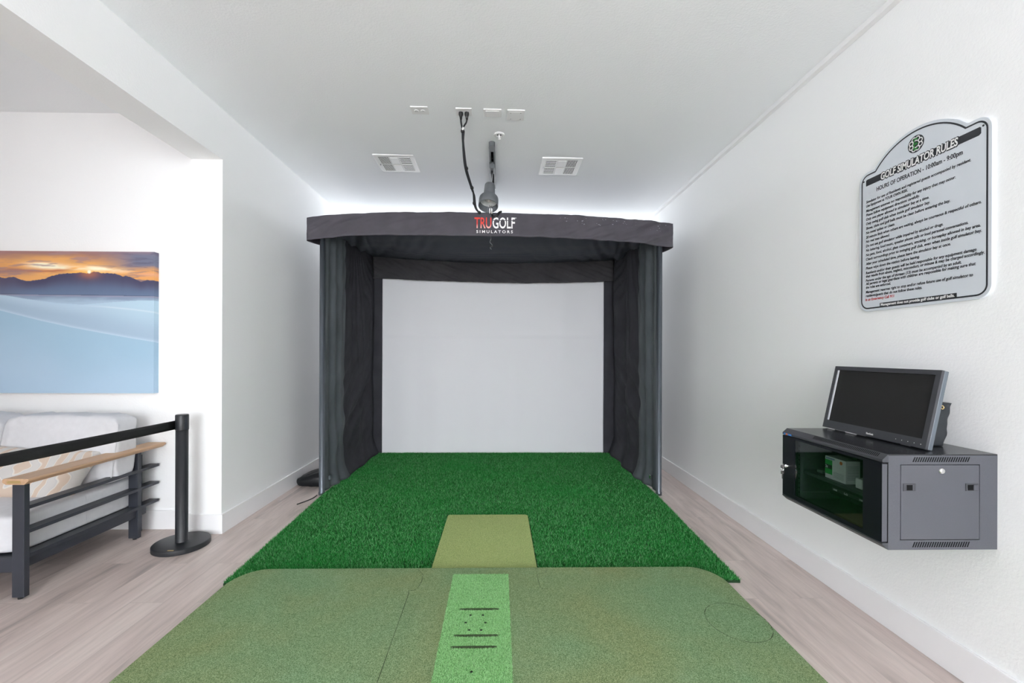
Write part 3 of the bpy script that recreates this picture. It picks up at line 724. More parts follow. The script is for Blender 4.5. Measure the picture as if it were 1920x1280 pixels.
LZ([(.052, .128), (.064, .142), (.078, .158)], 'collar', 'chrome')
LZ([(.076, .150), (.088, .166), (.091, .180), (.092, .255), (.088, .258), (.084, .250), (.082, .185), (.070, .170)], 'lamp_shade', 'lamp_grey')
LZ([(.083, .19), (.066, .182), (.030, .165), (0, .16)], 'reflector', 'satin')
LZ([(0, .202), (.012, .200), (.022, .190), (.026, .176), (.018, .165)], 'bulb', 'white_plastic')
br = obj('mounting_bracket', tube(bmesh.new(), [(-.076, 4.16, 2.87), (-.072, 4.17, 2.77), (-.068, 4.12, 2.70), (-.05, 4.105, 2.672), (-.02, 4.10, 2.685), (.0, 4.11, 2.715), (.02, 4.13, 2.73)], .010, 10, smooth_path=True), 'rubber', t, smooth=True)
bm = bmesh.new(); tube(bm, [(-.092, 4.15, 2.87), (-.088, 4.11, 2.705)], .007, 10); tube(bm, [(-.072, 4.15, 2.87), (-.068, 4.11, 2.70)], .007, 10)
obj('bracket_rods', bm, 'chrome', t, smooth=True)

# power cable bundle from outlet to booth
pw = thing('power_cable', (-.285, 3.25, 3.2), 'bundled black power cable running from the ceiling outlet down to the booth top', 'cable')
zo = zc(-.27)
mainp = [(-.286, 3.385, 3.110), (-.289, 3.44, 3.080), (-.287, 3.508, 3.03), (-.279, 3.69, 2.950), (-.243, 3.87, 2.855), (-.232, 3.93, 2.82), (-.230, 4.007, 2.765), (-.214, 4.066, 2.73), (-.186, 4.12, 2.715)]
bm = tube(bmesh.new(), mainp, .009, 10, smooth_path=True)
tube(bm, [(p[0] + .010 * math.cos(i * 1.1), p[1] + .004, p[2] + .010 * math.sin(i * 1.1)) for i, p in enumerate(mainp)], .007, 8, smooth_path=True)
obj('cable_bundle', bm, 'cable', pw, smooth=True)
obj('cable_lead', tube(bmesh.new(), [(-.292, 3.285, zo - .05), (-.292, 3.31, zo - .070), (-.289, 3.35, 3.125), (-.286, 3.39, 3.108)], .007, 8, smooth_path=True), 'cable', pw, smooth=True)
obj('cable_lead', tube(bmesh.new(), [(-.246, 3.285, zo - .05), (-.252, 3.31, zo - .070), (-.276, 3.35, 3.125), (-.285, 3.39, 3.108)], .0065, 8, smooth_path=True), 'cable', pw, smooth=True)
bm = lathe(bmesh.new(), [(0, 0), (.008, 0), (.008, .02), (0, .02)], (-.277, 3.345, 3.122), 10, rot_to((-.3, .6, -.5))); obj('cable_tag', bm, 'white_plastic', pw)
for x in (-.291, -.246):
    bm = lathe(bmesh.new(), [(0, .001), (.015, .001), (.017, -.004), (.017, -.018), (.011, -.032), (.007, -.055), (0, -.055)], (x, 3.278, zo - .012), 18, rot_to((0, -.15, 1)))
    obj('plug', bm, 'rubber', pw, smooth=True)
for i in (0, 3, 4, 6, 8):
    a = Vector(mainp[i]); d = (Vector(mainp[min(i + 1, 8)]) - Vector(mainp[max(0, i - 1)])).normalized()
    obj('cable_tie', tube(bmesh.new(), [a - d * .012, a, a + d * .012], [.013, .016, .013], 10), 'rubber', pw, smooth=True)

# ------------------------------------------------------------------ sign on the right wall
SXF = 1.973
sg = thing('rules_sign', (SXF, 2.02, 1.62), 'grey arched GOLF SIMULATOR RULES sign mounted on the right wall', 'sign')
def sign_outline(off):
    L_, R_, B_, Sh = 2.328 + off, 1.722 - off, 1.632 - off, 2.345 + off
    r = .040 + off; pts = []
    def arc(cy, cz, rr, a0, a1, n=8):
        for i in range(n + 1):
            a = math.radians(a0 + (a1 - a0) * i / n); pts.append((cy + rr * math.cos(a), cz + rr * math.sin(a)))
    # (y, z) going round with y rising leftwards in view
    arc(L_ - r, B_ + r, r, 0, -90); arc(R_ + r, B_ + r, r, 270, 180)
    arc(R_ + r, Sh - r, r, 180, 90)
    Rr = .29 + off; cz = 2.345 - .189; hz = Sh - cz; half = math.sqrt(Rr * Rr - hz * hz); a = math.degrees(math.asin(hz / Rr))
    arc(2.024, cz, Rr, 180 - a, a, 30)
    arc(L_ - r, Sh - r, r, 90, 0)
    return pts
def ring(o0, o1, x):
    a, b = sign_outline(o0), sign_outline(o1); bm = bmesh.new()
    A = [bm.verts.new((x, *p)) for p in a]; B_ = [bm.verts.new((x, *p)) for p in b]; n = len(A)
    for i in range(n): bm.faces.new((A[i], A[(i + 1) % n], B_[(i + 1) % n], B_[i]))
    return bm
obj('sign_panel', prism(bmesh.new(), sign_outline(.016), 'x', SXF, XR + .001), 'sign', sg)
obj('border_line', ring(.0035, -.0035, SXF - .0006), 'ink', sg)
obj('title_bar', prism(bmesh.new(), [(2.303, 2.288), (2.303, 2.318), (2.297, 2.322), (1.750, 2.322), (1.745, 2.317), (1.745, 2.294), (1.753, 2.288)], 'x', SXF - .0004, SXF), 'ink', sg)
obj('notice_bar', Bx(SXF - .0004, SXF, 1.838, 2.216, 1.631, 1.653), 'ink', sg)
def stext(bm, body, yl, yr, z, size, bold=0.0, shear=0.0, lift=.0010):
    b = text_mesh(body, size, abs(yl - yr), shear, bold, .0001); return place(b, (SXF - lift, yl, z), (0, -1, 0), (0, 0, 1), bm)
def sgn(name, m, rows):
    bm = bmesh.new()
    for r in rows: stext(bm, *r)
    me = bpy.data.meshes.new(name); bm.to_mesh(me); bm.free(); return obj(name, me, m, sg)
sgn('title_outline', 'ink', [('GOLF SIMULATOR RULES', 2.216, 1.830, 2.2865, .0525, .0042, .12, .0006)])
sgn('title_lettering', 'sign_white', [('GOLF SIMULATOR RULES', 2.212, 1.834, 2.2885, .0485, .0014, .12, .0012)])
sgn('hours_lettering', 'ink', [('HOURS OF OPERATION - 10:00am - 9:00pm', 2.237, 1.815, 2.2395, .0300, .0005, 0)])
rules = [('Simulator for use of Residents and registered guests accompanied by resident.', 1.782, 2.1975), ('Use Equipment at YOUR OWN RISK.', 2.063, 2.176),
 ('Management assumes no responsibility for any injury that may occur.', 1.843, 2.150), ('Please follow equipment directions carefully.', 2.004, 2.1275),
 ('Only one player allowed in simulator bay at a time.', 1.959, 2.1045), ('Only swing golf club when inside golf simulator bay.', 1.955, 2.0805),
 ('Shoes, clubs and golf balls must be clean before entering the bay.', 1.866, 2.056), ('No metal spikes or cleats.', 2.131, 2.032),
 ('20 minute limit when others are waiting, always be courteous & respectful of others.', 1.742, 2.008), ('No reel tees allowed.', 2.160, 1.9855),
 ('Do not use golf simulator while impaired by alcohol or drugs.', 1.895, 1.962), ('No loitering, loud music, speaker phone calls or loud personal conversations.', 1.792, 1.938),
 ('No pets, food, alcohol, glass containers, smoking, or horseplay allowed in bay area.', 1.745, 1.9135), ('Check surroundings prior to swinging golf club, even when inside golf simulator bay.', 1.741, 1.8905),
 ('After your scheduled time, please leave the simulator bay at once.', 1.863, 1.866), ('Please wipe down the station before leaving.', 2.003, 1.842),
 ('Residents and/or their guests will be held responsible for any equipment damage', 1.760, 1.8175), ('that results from abuse, neglect, misconduct, or misuse & may be charged accordingly.', 1.730, 1.799),
 ('Persons under the age of thirteen (13) must be accompanied by an adult.', 1.818, 1.7765), ('All parents or legal guardians with children are responsible for making sure that', 1.763, 1.759),
 ('the rules are enforced.', 2.153, 1.7395), ('Management reserves right to stop and/or refuse future use of golf simulator to', 1.773, 1.715), ('residents/guests that do not follow these rules.', 1.991, 1.6945)]
sgn('rules_lettering', 'ink', [(b, 2.301, yr, z - .001, .0188, .00045, .12) for b, yr, z in rules])
sgn('emergency_lettering', 'sign_red', [('In an Emergency Call 911', 2.303, 2.134, 1.673, .0188, .00035, .1)])
sgn('notice_lettering', 'sign_white', [('Management does not provide golf clubs or golf balls.', 2.209, 1.846, 1.6375, .0180, .0006, .0)])
em = obj('emblem_disc', lathe(bmesh.new(), [(0, .0006), (.040, .0006), (.040, 0)], (SXF, 2.024, 2.384), 40, rot_to((-1, 0, 0))), 'ink', sg)
bm = bmesh.new()
for k in range(8):
    a = 2 * math.pi * (k + .5) / 8; cy, cz = 2.024 + .0245 * math.cos(a), 2.384 + .0245 * math.sin(a)
    P0 = [(SXF - .0010, cy + .0095 * math.cos(b), cz + .0095 * math.sin(b)) for b in [2 * math.pi * i / 16 for i in range(17)]]
    tube(bm, P0, .0022, 4, caps=False)
for v in bm.verts: v.co.x = SXF - .0010 + (v.co.x - SXF + .0010) * .2
obj('emblem_knotwork', bm, 'sign_white', em)
bm = bmesh.new(); stext(bm, 'E', 2.034, 2.014, 2.357, .078, .001, 0, .0022); me = bpy.data.meshes.new('e'); bm.to_mesh(me); bm.free(); obj('emblem_letter', me, 'sign_green', em)
for y, z in ((2.317, 2.318), (1.737, 2.321)):
    obj('screw', lathe(bmesh.new(), [(0, .002), (.003, .002), (.0045, 0)], (SXF, y, z), 14, rot_to((-1, 0, 0))), 'ink', sg)

# ------------------------------------------------------------------ wall cabinet
CY0, CY1, CZ0, CZ1, CXF, CXW = 1.693, 2.298, .613, .991, 1.544, 1.985
cb = thing('network_cabinet', (1.76, 2.0, CZ0), 'charcoal steel wall cabinet with glass door on the right wall below the sign', 'cabinet')
bm = bmesh.new()
chT = [(CXF, CZ1), (1.520, .970), (1.520, .960), (CXF, .960)]; chB = [(CXF, CZ0), (CXF, .640), (1.520, .640), (1.520, .634)]
prism(bm, chT, 'y', CY0, CY1); fr = obj('front_lip', bm, 'monitor', cb)
obj('front_lip', prism(bmesh.new(), chB, 'y', CY0, CY1), 'monitor', cb)
bm = bmesh.new()
box(bm, CXF, CXW, CY0, CY1, CZ0, .618)               # bottom sheet
box(bm, 1.975, CXW, CY0, CY1, .618, .986)            # back
for y0, y1 in ((CY0, CY0 + .012), (CY1 - .012, CY1)):
    box(bm, CXF, 1.592, y0, y1, .618, .986); box(bm, 1.913, 1.975, y0, y1, .618, .986)
    box(bm, 1.592, 1.913, y0, y1, .951, .986); box(bm, 1.592, 1.913, y0, y1, .618, .651)
obj('cabinet_body', bm, 'cab', cb)
obj('top_sheet', Bx(CXF, CXW, CY0 + .0005, CY1, .986, CZ1), 'cab_top', cb)
sp = obj('side_panel', Bx(1.5945, 1.9105, CY0 - .001, CY0 + .010, .6535, .9485), 'cab', cb, bevel=.0015)
obj('side_panel', Bx(1.5945, 1.9105, CY1 - .010, CY1 + .001, .6535, .9485), 'cab', cb, bevel=.0015)
obj('panel_gap', Bx(1.592, 1.913, CY0 + .004, CY0 + .006, .651, .951), 'void', cb)
lk = obj('panel_lock', lathe(bmesh.new(), [(0, .009), (.008, .009), (.0115, .006), (.012, 0)], (1.755, CY0 - .001, .926), 24, rot_to((0, -1, 0))), 'chrome', sp, smooth=True)
obj('keyhole', Bx(1.754, 1.756, CY0 - .0108, CY0 - .0098, .922, .930), 'void', lk) if False else None
for x0, x1, d in ((1.602, 1.651, 0), (1.854, 1.904, 1)):
    f = obj('latch_frame', Bx(x0, x1, CY0 - .004, CY0 - .001, .846, .876), 'monitor', sp, bevel=.001)
    obj('latch_slot', Bx(x0 + (.012 if not d else .006), x1 - .014, CY0 - .0046, CY0 - .004, .850, .871), 'void', f)
    obj('latch_tab', Bx(x1 - .022, x1 - .006, CY0 - .0075, CY0 - .004, .850, .872) if d else Bx(x1 - .012, x1 - .009, CY0 - .005, CY0 - .004, .850, .871), 'cab', f)
for z0, z1 in ((.961, .980), (.623, .644)):
    bm = bmesh.new()
    for k in range(24):
        x = 1.641 + k * .00955; prism(bm, [(x, z0), (x + .0045, z0), (x + .0125, z1), (x + .008, z1)], 'y', CY0 - .0006, CY0 + .001)
    obj('side_vent_slots', bm, 'void', cb)
bm = bmesh.new()   # slots along the chamfered top edge
for k in range(44):
    y = 1.726 + k * .0083; nrm = Vector((-.021, 0, .024)).normalized() * .0005
    a = Vector((CXF - .003, y, CZ1 - .0026)) + nrm; b = Vector((1.5265, y, .9757)) + nrm
    vs = [bm.verts.new(p) for p in (a, a + Vector((0, .0042, 0)), b + Vector((0, .0042 - .002, 0)), b - Vector((0, .002, 0)))]; bm.faces.new(vs)
obj('top_vent_slots', bm, 'void', cb)
# door
dr = obj('door_frame', box(box(box(box(bmesh.new(), 1.520, 1.541, CY0 + .003, 1.785, .642, .957), 1.520, 1.541, 2.206, CY1 - .001, .642, .957), 1.520, 1.541, 1.785, 2.206, .946, .957), 1.520, 1.541, 1.785, 2.206, .642, .660), 'cab_dark', cb)
obj('glass_pane', Bx(1.523, 1.527, 1.785, 2.206, .660, .946), 'glass', dr)
obj('door_edge', Bx(1.5205, 1.5405, CY0 + .0015, CY0 + .003, .645, .952), 'cab', dr)
obj('door_gap', Bx(1.5405, 1.5445, CY0 + .0005, CY0 + .003, .640, .955), 'void', cb)
dl = obj('door_lock', lathe(bmesh.new(), [(0, .014), (.007, .014), (.009, .010), (.0095, 0)], (1.520, 2.255, .80), 20, rot_to((-1, 0, 0))), 'chrome', dr, smooth=True)
bm = bmesh.new(); box(bm, 1.494, 1.507, 2.253, 2.257, .789, .811)
lathe(bm, [(0, -.001), (.010, -.001), (.010, .001), (0, .001)], (1.490, 2.255, .797), 16, rot_to((0, 1, 0)))
tube(bm, [(1.490 + .008 * math.cos(a), 2.255, .784 + .009 * math.sin(a)) for a in [2 * math.pi * i / 14 for i in range(15)]], .001, 6, caps=False)
box(bm, 1.480, 1.497, 2.250, 2.252, .760, .776); box(bm, 1.486, 1.491, 2.250, 2.252, .735, .762); box(bm, 1.490, 1.500, 2.257, 2.259, .758, .774); box(bm, 1.493, 1.497, 2.257, 2.259, .738, .760)
obj('key', bm, 'chrome', dl)
st2 = obj('maker_sticker', Bx(1.5185, 1.5195, 2.228, 2.288, .9605, .9695), 'blue', fr)
obj('sticker_logo', Bx(1.5178, 1.5185, 2.255, 2.270, .961, .969), 'orange', st2)
obj('shelf', box(box(bmesh.new(), 1.60, 1.96, 1.72, 2.27, .776, .779), 1.60, 1.603, 1.72, 2.27, .764, .776), 'cab', cb)
for y in (1.76, 2.24):
    bm = bmesh.new(); box(bm, 1.57, 1.585, y - .008, y + .008, .618, .986)
    rl = obj('mounting_rail', bm, 'cab', cb)
    bm = bmesh.new()
    for k in range(14): box(bm, 1.5695, 1.570, y - .003, y + .003, .64 + k * .024, .647 + k * .024)
    obj('rail_holes', bm, 'void', rl)
# box on the shelf
bxr = thing('lamp_carton', (1.655, 2.065, .779), 'small white and green carton on the shelf inside the wall cabinet', 'box')
ct = obj('carton_body', Bx(1.622, 1.690, 2.0, 2.128, .779, .886), 'paper', bxr, bevel=.0008)
bx0 = 1.6213
obj('green_label', Bx(bx0, bx0 + .0006, 2.082, 2.1275, .800, .870), 'green', bxr)
obj('dark_label', Bx(bx0 - .0005, bx0, 2.084, 2.1265, .826, .846), 'ink', bxr)
bm = text_mesh('2x', .018, .016, bold=.0005); place(bm, (bx0 - .0008, 2.124, .830), (0, -1, 0), (0, 0, 1)); obj('label_lettering', bm, 'sign_white', bxr)
bm = bmesh.new(); 
for k in range(5): box(bm, bx0, bx0 + .0004, 2.012, 2.075, .792 + k * .006, .7935 + k * .006)
obj('fine_print', bm, 'greytext', bxr)
bm = bmesh.new()
for k in range(9): box(bm, 1.630, 1.684, 1.9993, 1.9997, .800 + k * .0075, .8015 + k * .0075)
obj('fine_print', bm, 'greytext', bxr)
obj('orange_seal', lathe(bmesh.new(), [(0, .0006), (.0085, .0006), (.0085, 0)], (1.622, 2.028, .870), 20, rot_to((-1, 0, 0))), 'orange', bxr)
bm = text_mesh('BRIGHTLIGHT', .012, .07, bold=.0004); bm.free()
bm = bmesh.new()
for k in range(7): box(bm, bx0, bx0 + .0004, 2.068 + k * .008, 2.073 + k * .008, .873, .881)
obj('heading_print', bm, 'navy', bxr)
# player under the shelf
pl = thing('disc_player', (1.70, 1.95, .70), 'black disc player hanging under the shelf inside the wall cabinet', 'disc player')
obj('player_body', Bx(1.605, 1.80, 1.80, 2.075, .715, .763), 'cab_dark', pl, bevel=.001)
obj('disc_tray', Bx(1.603, 1.605, 1.82, 2.06, .735, .750), 'monitor', pl)
for body_, y, w in (('HDMI', 2.05, .022), ('LG', 1.985, .020), ('DVD', 1.90, .018)):
    bm = text_mesh(body_, .011, w, bold=.0003); place(bm, (1.6022, y, .738), (0, -1, 0), (0, 0, 1)); obj('player_lettering', bm, 'sign_white', pl)
for (x, y, z, lab) in ((1.64, 2.19, .780, 'grey cable connector lying on the cabinet shelf left of the carton'), (1.625, 1.93, .780, 'white power adapter on the cabinet shelf right of the carton')):
    ad = thing('power_adapter', (x, y, z), lab, 'adapter')
    dark = y > 2.1
    obj('adapter_body', Bx(x, x + .04, y - .015, y + .02, z, z + (.018 if dark else .045)), 'lamp_grey' if dark else 'white_plastic', ad, bevel=.004)
    obj('adapter_cord', tube(bmesh.new(), [(x + .01, y - .015, z + .02), (x + .0, y - .03, z + .05), (x + .02, y - .05, z + .01), (x + .05, y - .07, z + .006)] if not dark else [(x + .01, y - .015, z + .01), (x + .03, y - .03, z + .03), (x + .05, y - .03, z + .005)], .003, 8, smooth_path=True), 'lamp_grey' if dark else 'white_plastic', ad, smooth=True)

# ------------------------------------------------------------------ monitor on the cabinet
mo = thing('computer_monitor', (1.76, 2.03, .992), 'dark switched-off computer monitor tilted back on top of the wall cabinet', 'monitor')
tilt = math.radians(12.3)
# local frame: X = towards camera-right (-y), Y = up the panel, Z = out of the screen (-x)
Xm = Vector((0.006, -1, 0)).normalized(); Ym = Vector((math.sin(tilt), 0, math.cos(tilt))); Ym = (Ym - Xm * Ym.dot(Xm)).normalized(); Zm = Xm.cross(Ym)
MM = Matrix((Xm, Ym, Zm)).transposed().to_4x4(); MM.translation = Vector((1.745, 2.310, .9985))
Wd, Ht = .560, .332
def mbx(x0, x1, y0, y1, z0, z1, bm=None): return box(bm or bmesh.new(), x0, x1, y0, y1, z0, z1, mtx=MM)
bm = bmesh.new()
mbx(0, Wd, 0, .040, -.012, .0, bm); mbx(0, Wd, Ht - .020, Ht, -.012, 0, bm); mbx(0, .020, .040, Ht - .020, -.012, 0, bm); mbx(Wd - .022, Wd, .040, Ht - .020, -.012, 0, bm)
bz = obj('bezel', bm, 'monitor', mo)
obj('screen', mbx(.020, Wd - .022, .040, Ht - .020, -.010, -.006), 'display', mo)
obj('housing', mbx(0, Wd, 0, Ht, -.032, -.012), 'monitor_side', mo, bevel=.003)
bm = mbx(.12, Wd - .12, .05, Ht - .08, -.062, -.032); obj('rear_housing', bm, 'monitor_side', mo, bevel=.008)
obj('bezel_reflection', mbx(.0200, .0275, .042, Ht - .022, -.006, -.0015), 'satin', bz)  # pale strip stands in for the wall's reflection on the inner bezel
bm = bmesh.new(); mbx(.20, .37, .012, .10, -.075, -.062, bm)
obj('stand', bm, 'monitor', mo)
bm = text_mesh('ViewSonic', .013, .040, bold=.0002)
for v in bm.verts: v.co = MM @ Vector((v.co.x + .272, v.co.y + .010, v.co.z + .0006))
obj('maker_lettering', bm, 'sign_white', bz)
for k in range(5):
    bm = bmesh.new(); mbx(.425 + k * .028, .427 + k * .028 + (.001 if k == 4 else 0), .015, .018, 0, .0008, bm); obj('button', bm, 'sign_white', bz)
bm = bmesh.new()
for x0, x1 in ((.03, .062), (.15, .20)):
    obj('white_block', mbx(x0, x1, -.004, 0, -.02, -.002), 'white_plastic', mo)  # small white blocks under the monitor's lower edge

# pouch behind the monitor
po = thing('black_pouch', (1.9, 1.87, .992), 'black leatherette pouch with brass eyelet standing behind the monitor against the wall', 'pouch')
def pouchf(u, v):
    a = 2 * math.pi * u; z = .993 + .186 * v
    wx = .056 + .003 * math.sin(v * 6); wy = .030 * (1 - .55 * v)
    cx = 1.868 + .050 * v
    s = lambda t, p: math.copysign(abs(t) ** p, t)
    return (min(1.982, cx + wx * s(math.cos(a), .35) + .004 * nz(v * 6, u * 5, 1)), 1.865 + wy * s(math.sin(a), .7) + .008 * nz(u * 7, v * 4, 3), z - (.004 * math.cos(a) if v > .9 else 0))
pb = sheet(40, 20, pouchf); bmesh.ops.remove_doubles(pb, verts=pb.verts[:], dist=.0005)
bmesh.ops.holes_fill(pb, edges=[e for e in pb.edges if e.is_boundary], sides=0)
obj('pouch_body', pb, 'pouch', po, smooth=True)
obj('eyelet', lathe(bmesh.new(), [(.0045, .0), (.0045, .003), (.007, .004), (.0095, .002), (.0095, 0)], (1.903, 1.832, 1.160), 20, rot_to((0, -1, .1))), 'brass', po, smooth=True)

# ------------------------------------------------------------------ lounge: picture, sofa, pillow, stanchion
PYb, PYf, PZ0, PZ1, PXR, PXL = 3.46, 3.412, 1.066, 2.160, -2.668, -4.15
ar = thing('wall_art_canvas', (-3.5, 3.44, PZ0), 'canvas print of a sunset over mountains and pale dunes above the sofa', 'picture')
def smooth(a, b, x): t = max(0, min(1, (x - a) / (b - a))); return t * t * (3 - 2 * t)
def mixc(a, b, t): return tuple(p + (q - p) * t for p, q in zip(a, b))
def srgb(r, g, b): return tuple(((c / 255) / 12.92 if c / 255 <= .04045 else ((c / 255 + .055) / 1.055) ** 2.4) for c in (r, g, b))
ridge = [(-900, 300), (-600, 275), (-300, 300), (-100, 270), (0, 283), (60, 297), (120, 287), (165, 305), (210, 316), (320, 301), (350, 287), (420, 267), (500, 262), (560, 257), (600, 262), (640, 250), (700, 260), (780, 262), (830, 280), (870, 279), (950, 316), (990, 303), (1030, 308), (1068, 306), (1200, 315)]
def paint(cx, cy):
    """cx, cy in picture units: 0..1068 across the part in view, 110..1050 down"""
    rg = interp(ridge, cx)[0] + 4 * nz(cx * .05, 0)
    hz = 402 + .008 * cx
    if cy < rg:
        w = fbm(cx * .0045, cy * .022, 1.3, 4); w2 = fbm(cx * .006 + 4, cy * .05, 5, 4)
        base = mixc(srgb(150, 110, 105), srgb(225, 160, 90), smooth(110, 210, cy + 40 * w))
        left = smooth(-900, 200, cx); right = smooth(560, 1000, cx)
        base = mixc(base, srgb(112, 116, 138), min(1, right * smooth(262, 205, cy + 14 * w) * 1.1))
        base = mixc(base, srgb(170, 128, 128), smooth(260, -60, cx) * smooth(230, 120, cy) * .5 + .45 * smooth(150, 112, cy))
        base = mixc(base, srgb(236, 176, 108), math.exp(-((cx - 330) / 260) ** 2) * smooth(120, 190, cy) * .7)
        glow = math.exp(-((cx - 590) / 190) ** 2 - ((cy - 240) / 30) ** 2)
        base = mixc(base, srgb(255, 190, 90), min(1, glow * 1.1))
        st = math.exp(-((cy - (222 + .06 * (cx - 450))) / 16) ** 2) * smooth(120, 330, cx) * smooth(940, 700, cx)
        base = mixc(base, srgb(255, 246, 215), min(1, st * (1.0 + 1.6 * w)))
        band = math.exp(-((cy - 245 - 12 * w) / 11) ** 2) * smooth(0, 120, cx) * smooth(580, 380, cx)
        base = mixc(base, srgb(190, 120, 85), min(1, band * 1.1))
        cl = smooth(.05, .45, w2) * .75
        base = mixc(base, mixc(srgb(165, 130, 130), srgb(95, 95, 120), right), cl * (1 - min(1, glow * 1.5)))
        lc = smooth(330, 120, cx) * math.exp(-((cy - 258 - 8 * w) / 20) ** 2); base = mixc(base, srgb(150, 118, 120), min(1, lc * .9))
        lowr = smooth(850, 1000, cx) * math.exp(-((cy - 268) / 14) ** 2); base = mixc(base, srgb(225, 165, 125), lowr)
    elif cy < hz:
        t = (cy - rg) / (hz - rg); base = mixc(srgb(72, 70, 98), srgb(100, 118, 148), smooth(.1, 1, t))
        base = mixc(base, srgb(170, 105, 80), math.exp(-((cx - 612) / 60) ** 2 - ((cy - 265) / 30) ** 2) * .9)
        base = mixc(base, srgb(98, 88, 108), smooth(300, 0, cx) * .4)
        if t > .965: base = mixc(base, srgb(75, 85, 110), .6)
    else:
        d1 = interp([(-900, 300), (-300, 350), (0, 398), (200, 432), (400, 458), (560, 468), (700, 456), (900, 440), (1068, 438)], cx)[0]
        d2 = interp([(-900, 330), (0, 500), (100, 525), (300, 575), (500, 618), (700, 655), (900, 690), (1068, 716), (1200, 730)], cx)[0]
        d3 = interp([(-900, 400), (200, 470), (480, 470), (700, 480), (900, 498), (1068, 520)], cx)[0]
        if cy < d1:
            base = mixc(srgb(128, 143, 170), srgb(165, 188, 208), smooth(hz, hz + 50, cy + 14 * nz(cx * .012, cy * .05)))
        elif cy < d2:
            t = (cy - d1) / max(1, d2 - d1); base = mixc(srgb(178, 202, 219), srgb(163, 186, 207), smooth(0, .6, t))
            base = mixc(base, srgb(180, 208, 224), smooth(500, 1000, cx) * smooth(.9, .2, t) * .8)
            e = math.exp(-((cy - d3) / 5) ** 2) * smooth(500, 800, cx); base = mixc(base, srgb(205, 220, 232), e * .8)
            base = mixc(base, srgb(195, 215, 230), math.exp(-((d2 - cy) / 12) ** 2) * .7)
        else:
            t = (cy - d2) / 420; base = mixc(srgb(158, 190, 212), srgb(172, 198, 220), smooth(0, 1, t + .25 * nz(cx * .003, cy * .004)))
        if cy < hz + 8: base = mixc(base, srgb(150, 145, 165), .6)
    if (cx - 612) ** 2 + (cy - 252) ** 2 < 16 ** 2: base = mixc(srgb(255, 250, 225), base, smooth(6, 16, math.hypot(cx - 612, cy - 252)))
    return base
nu, nv = 540, 420
me = bpy.data.meshes.new('printed_face')
g = bmesh.new(); cl = []
def U(x): return (x - PXR) / (-2.668 - -3.875) * 1035 + 1035
def V(z): return 118 + (PZ1 - z) / (PZ1 - PZ0) * (1050 - 118)
grid = [[None] * (nv + 1) for _ in range(nu + 6)]
for i in range(nu + 1):
    for j in range(nv + 1):
        x = PXL + (PXR - PXL) * i / nu; z = PZ0 + (PZ1 - PZ0) * j / nv
        v = g.verts.new((x, PYf, z)); grid[i][j] = v; cl.append(paint(U(x), V(z)))
for k in range(1, 5):
    for j in range(nv + 1):
        z = PZ0 + (PZ1 - PZ0) * j / nv; v = g.verts.new((PXR, PYf + .047 * k / 4, z)); grid[nu + k][j] = v; cl.append(paint(1035 + 9 * k, V(z)))
for i in range(nu + 4):
    for j in range(nv): g.faces.new((grid[i][j], grid[i + 1][j], grid[i + 1][j + 1], grid[i][j + 1]))
g.to_mesh(me); g.free()
lay = me.color_attributes.new('print', 'FLOAT_COLOR', 'POINT')
lay.data.foreach_set('color', [k for c in cl for k in (c[0], c[1], c[2], 1.0)])
obj('printed_face', me, 'print', ar)
bm = box(bmesh.new(), PXL + .001, PXR - .002, PYf + .002, PYb, PZ0 + .001, PZ1 - .001); obj('stretcher_frame', bm, 'wood', ar)

# sofa
so = thing('outdoor_sofa', (-3.6, 2.95, 0), 'light grey cushioned sofa with charcoal slatted arm and wooden armrest', 'sofa')
XA0, XA1 = -2.715, -2.648
def leg(x0, x1, y0, y1, z1):
    l = obj('leg', Bx(x0, x1, y0, y1, .012, z1), 'sofa_metal', so, bevel=.002)
    obj('foot_glide', lathe(bmesh.new(), [(0, 0), (.012, 0), (.012, .012), (0, .012)], ((x0 + x1) / 2, (y0 + y1) / 2, 0), 14), 'rubber', l)
leg(-2.712, -2.646, 2.475, 2.505, .648); leg(-2.722, -2.652, 3.250, 3.280, .648); leg(-2.80, -2.735, 3.36, 3.39, .24)
leg(-5.20, -5.135, 2.475, 2.505, .648); leg(-5.20, -5.135, 3.25, 3.28, .648)
for z in (.498, .362, .225): obj('side_slat', Bx(-2.718, -2.6455, 2.505, 3.44, z, z + .020), 'sofa_metal', so, bevel=.0015)
obj('side_rail', Bx(-2.706, -2.668, 2.505, 3.345, .165, .2249), 'sofa_metal', so, bevel=.002)
obj('front_rail', Bx(-5.135, -2.712, 2.478, 2.503, .150, .232), 'sofa_metal', so, bevel=.002)
obj('seat_deck', Bx(-5.13, -2.72, 2.503, 3.36, .205, .228), 'sofa_metal', so)
obj('back_rail', Bx(-5.13, -2.73, 3.36, 3.385, .225, .60), 'sofa_metal', so, bevel=.002)
arm = obj('armrest', prism(bmesh.new(), [(-2.735, .662), (-2.735, .678), (-2.728, .683), (-2.602, .683), (-2.594, .678), (-2.594, .670), (-2.618, .650), (-2.715, .650)], 'y', 2.447, 3.44), 'wood', so)
arm['label'] = 'wooden armrest board'
bm = prism(bmesh.new(), [(-2.712, .657), (-2.706, .672), (-2.640, .672), (-2.632, .657)], 'y', 2.4460, 2.4469); obj('end_grain_recess', bm, 'gold', arm)
